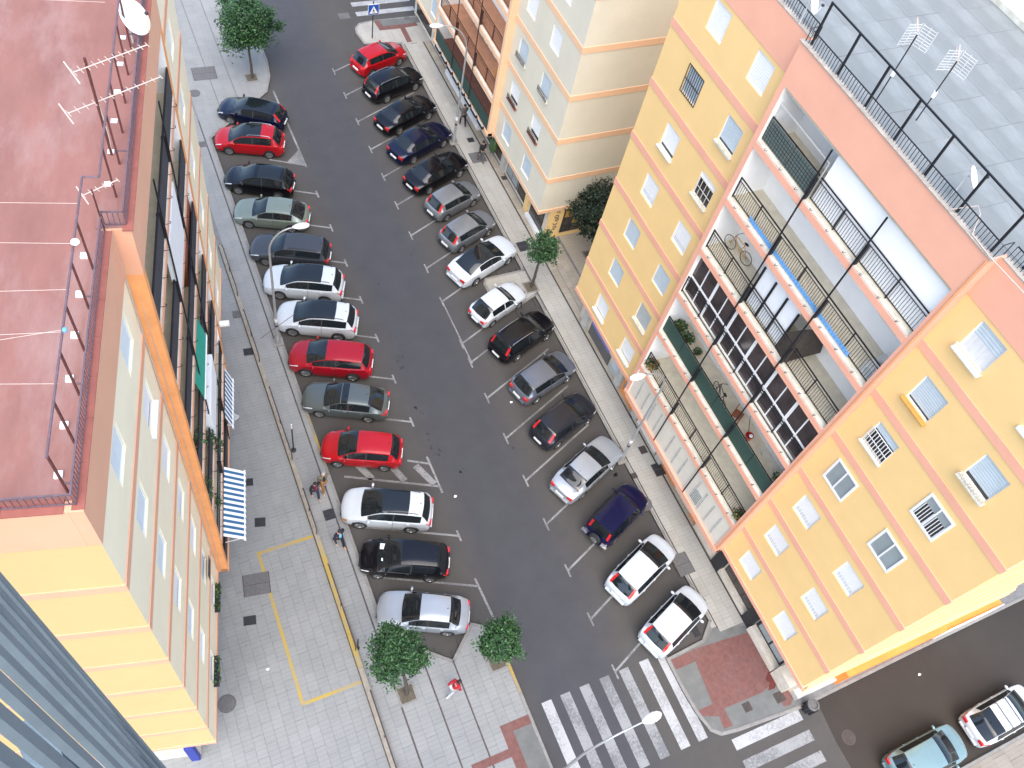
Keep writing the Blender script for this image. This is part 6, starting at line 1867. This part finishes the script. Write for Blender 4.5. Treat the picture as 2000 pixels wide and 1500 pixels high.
# ================================================================== PEOPLE
def skin(name, verts, edges, rad, m, parent, rootv=0, sub=2):
    me = bpy.data.meshes.new(name); me.from_pydata([tuple(v) for v in verts], edges, []); me.update()
    o = bpy.data.objects.new(name, me); COL.objects.link(o)
    md = o.modifiers.new('skin', 'SKIN'); md.use_smooth_shade = True
    for i, sv in enumerate(me.skin_vertices[0].data):
        r = rad[i]; sv.radius = r if isinstance(r, tuple) else (r, r)
        sv.use_root = (i == rootv)
    sb = o.modifiers.new('sub', 'SUBSURF'); sb.levels = sub; sb.render_levels = sub
    dg = bpy.context.evaluated_depsgraph_get(); dg.update()
    m2 = bpy.data.meshes.new_from_object(o.evaluated_get(dg))
    bpy.data.objects.remove(o); bpy.data.meshes.remove(me)
    m2.materials.clear(); m2.materials.append(MATS[m])
    m2.polygons.foreach_set('use_smooth', [True] * len(m2.polygons))
    m2.polygons.foreach_set('material_index', [0] * len(m2.polygons))
    m2.name = name
    return link(name, m2, parent)

def person(loc, rz, label, top, legs, hair='hair_dark', h=1.70, stride=.28, lean=0.0, swing=.22, longhair=False, shirt=None, open_jacket=False, bag=None, wide=1.0, shoes='trim'):
    """walking figure, +x ahead"""
    k = h / 1.70
    t = thing('person', loc, R_(rz), label, 'person')
    ln = lambda z: lean * max(0, z - .9)
    J = {}
    def j(n, x, y, z): J[n] = Vector((x + ln(z), y, z)) * k
    j('pelvis', 0, 0, .93); j('waist', .0, 0, 1.08); j('chest', .01, 0, 1.30); j('neck0', .0, 0, 1.45); j('neck', .015, 0, 1.50); j('head', .035, 0, 1.60); j('crown', .025, 0, 1.66)
    j('nose', .115, 0, 1.595)
    for s, nm in ((1, 'l'), (-1, 'r')):
        f = stride * s
        j('hip' + nm, 0, .09 * s, .88); j('knee' + nm, .05 + f * .55, .10 * s, .50 + abs(f) * .06); j('ank' + nm, f, .10 * s, .10 + (.05 if f < 0 else 0)); j('toe' + nm, f + .17, .11 * s, .045 + (.0 if f > 0 else .0))
        a = -swing * s
        j('sh' + nm, 0, .175 * s * wide, 1.41); j('elb' + nm, a * .5 - .03, .235 * s * wide, 1.13); j('wri' + nm, a + .05, .23 * s * wide, .90); j('palm' + nm, a + .08, .225 * s * wide, .82)
        for q, (dx, ll) in enumerate(((.035, .075), (.015, .085), (-.008, .08), (-.028, .065))):
            j('f%d%s' % (q, nm), a + .08 + dx, .225 * s * wide, .80 - ll * .55); j('g%d%s' % (q, nm), a + .085 + dx, .20 * s * wide, .80 - ll)
        j('th' + nm, a + .125, .205 * s * wide, .80)
    def chain(names, links, rads, name, m, rootn, sub=2):
        idx = {n: i for i, n in enumerate(names)}
        return skin(name, [J[n] for n in names], [(idx[a], idx[b]) for a, b in links], [tuple(x * k for x in r) if isinstance(r, tuple) else r * k for r in rads], m, t, idx[rootn], sub)
    names = ['pelvis', 'waist', 'chest', 'neck0', 'neck', 'head', 'crown', 'nose']; rads = [(.125, .10), (.12, .09), (.14, .105), .065, .052, (.078, .088), .07, .016]
    links = [('pelvis', 'waist'), ('waist', 'chest'), ('chest', 'neck0'), ('neck0', 'neck'), ('neck', 'head'), ('head', 'crown'), ('head', 'nose')]
    for nm in 'lr':
        names += ['hip' + nm, 'knee' + nm, 'ank' + nm, 'toe' + nm, 'sh' + nm, 'elb' + nm, 'wri' + nm, 'palm' + nm]
        rads += [.085, .055, .038, .035, .055, .042, .028, (.036, .018)]
        links += [('pelvis', 'hip' + nm), ('hip' + nm, 'knee' + nm), ('knee' + nm, 'ank' + nm), ('ank' + nm, 'toe' + nm), ('chest', 'sh' + nm), ('sh' + nm, 'elb' + nm), ('elb' + nm, 'wri' + nm), ('wri' + nm, 'palm' + nm)]
        for q in range(4):
            names += ['f%d%s' % (q, nm), 'g%d%s' % (q, nm)]; rads += [.0085, .007]; links += [('palm' + nm, 'f%d%s' % (q, nm)), ('f%d%s' % (q, nm), 'g%d%s' % (q, nm))]
        names += ['th' + nm]; rads += [.009]; links += [('wri' + nm, 'th' + nm)]
    chain(names, links, rads, 'body', 'skin', 'pelvis', 1)
    e = .022
    names = ['pelvis', 'waist', 'chest', 'neck0']; rads = [(.155, .125), (.145, .115), (.165, .13), .085]; links = [('pelvis', 'waist'), ('waist', 'chest'), ('chest', 'neck0')]
    for nm in 'lr':
        names += ['sh' + nm, 'elb' + nm, 'wri' + nm]; rads += [.078, .06, .045]; links += [('chest', 'sh' + nm), ('sh' + nm, 'elb' + nm), ('elb' + nm, 'wri' + nm)]
    chain(names, links, rads, 'jacket', top, 'pelvis', 1)
    names = ['pelvis']; rads = [(.14, .115)]; links = []
    for nm in 'lr':
        names += ['hip' + nm, 'knee' + nm, 'ank' + nm]; rads += [.10, .072, .055]; links += [('pelvis', 'hip' + nm), ('hip' + nm, 'knee' + nm), ('knee' + nm, 'ank' + nm)]
    chain(names, links, rads, 'trousers', legs, 'pelvis', 1)
    for nm in 'lr':
        a, b_ = J['ank' + nm], J['toe' + nm]
        v = [a + Vector((-.05, 0, -.055)) * k, a + Vector((.02, 0, -.045)) * k, b_]
        skin('shoe', v, [(0, 1), (1, 2)], [.04 * k, .045 * k, .035 * k], shoes, t, 0, 1)
    hd = J['head']
    b = MB(); b.ell((hd.x - .018 * k, 0, hd.z + .055 * k), (.105 * k, .096 * k, .085 * k), 14, 9)
    if longhair:
        b.ell((hd.x - .075 * k, 0, hd.z - .06 * k), (.06 * k, .10 * k, .17 * k), 12, 8)
    b.build('hair', hair, t, True, 60)
    b = MB()
    for s in (-1, 1):
        b.ell((hd.x + .078 * k, .032 * s * k, hd.z + .012 * k), (.01 * k, .014 * k, .008 * k), 8, 5)
    b.box(hd.x + .074 * k, hd.x + .085 * k, -.025 * k, .025 * k, hd.z - .05 * k, hd.z - .043 * k)
    b.build('face_features', 'trim', t)
    for s in (-1, 1):
        MB().ell((hd.x - .005, .083 * s * k, hd.z), (.02 * k, .012 * k, .03 * k), 8, 6).build('ear', 'skin', t, True)
    if shirt:
        c, p_ = J['chest'], J['waist']
        b = MB().ell((c.x + .075 * k, 0, (c.z + p_.z) / 2 + .03 * k), (.085 * k, .075 * k, .24 * k), 12, 9)
        b.build('shirt', shirt, t, True)
    if bag:
        p_ = J['palmr']
        bg_ = thing('bag', (0, 0, 0), 0)
        bpy.data.objects.remove(bg_)
        M4 = Matrix.Translation(Vector(loc)) @ Matrix.Rotation(R_(rz), 4, 'Z')
        w0 = M4 @ Vector((p_.x, p_.y - .04, p_.z - .12))
        tb = thing('shoulder_bag', tuple(w0), R_(rz), bag, 'bag')
        MB().ell((0, 0, -.17), (.2, .09, .16), 14, 9).build('pouch', 'trim', tb, True)
        MB().tube([(-.12, 0, -.06), (-.06, .02, .08), (.06, .02, .08), (.12, 0, -.06)], .012, 5).build('strap', 'trim', tb)
    return t
mat('cloth_black', (0.012, 0.011, 0.014), 0.9, 0.2, 12); mat('cloth_navy', (0.012, 0.014, 0.028), 0.9, 0.2, 12); mat('cloth_jeans', (0.02, 0.024, 0.045), 0.9, 0.2, 12)
mat('cloth_olive', (0.135, 0.115, 0.075), 0.9, 0.2, 12); mat('cloth_tan', (0.24, 0.115, 0.035), 0.9, 0.2, 12); mat('cloth_wine', (0.20, 0.012, 0.05), 0.9, 0.15, 12); mat('cloth_red', (0.36, 0.010, 0.022), 0.9, 0.15, 12)
mat('cloth_lightgrey', (0.42, 0.44, 0.47), 0.9, 0.15, 12); mat('cloth_blue', (0.16, 0.42, 0.60), 0.9, 0.15, 12); mat('cloth_grey', (0.10, 0.095, 0.09), 0.9, 0.15, 12)
person((4.62, 18.5, .12), -82, 'person in a black coat and wine scarf walking on the left of the pair', 'cloth_black', 'cloth_jeans', h=1.66, shirt='cloth_wine', stride=.26, lean=.12, wide=1.15, longhair=True)
person((5.12, 18.75, .12), -85, 'person in an olive jacket and tan trousers walking on the right of the pair', 'cloth_olive', 'cloth_tan', hair='hair_grey', h=1.74, shirt='cloth_black', stride=-.26, wide=1.12)
person((4.95, 15.75, .12), -75, 'person in a dark jacket and pale blue shirt walking alone by the white crossover', 'cloth_navy', 'cloth_black', h=1.75, shirt='cloth_blue', stride=.30, lean=.1, wide=1.2)
person((7.5, 7.35, .12), 8, 'person in a red top and light trousers walking past the pit tree', 'cloth_red', 'cloth_lightgrey', h=1.64, stride=.30, lean=.28, longhair=True, shoes='shutter_white')
person((21.75, 41.9, .12), 95, 'person in dark clothes walking by the far right lamp post', 'cloth_grey', 'cloth_black', h=1.75, stride=.2)
person((21.62, 38.35, .12), 88, 'person in black carrying a round black bag on the right pavement', 'cloth_black', 'cloth_grey', h=1.76, stride=.22, bag='round black bag held by the person in black on the right pavement')
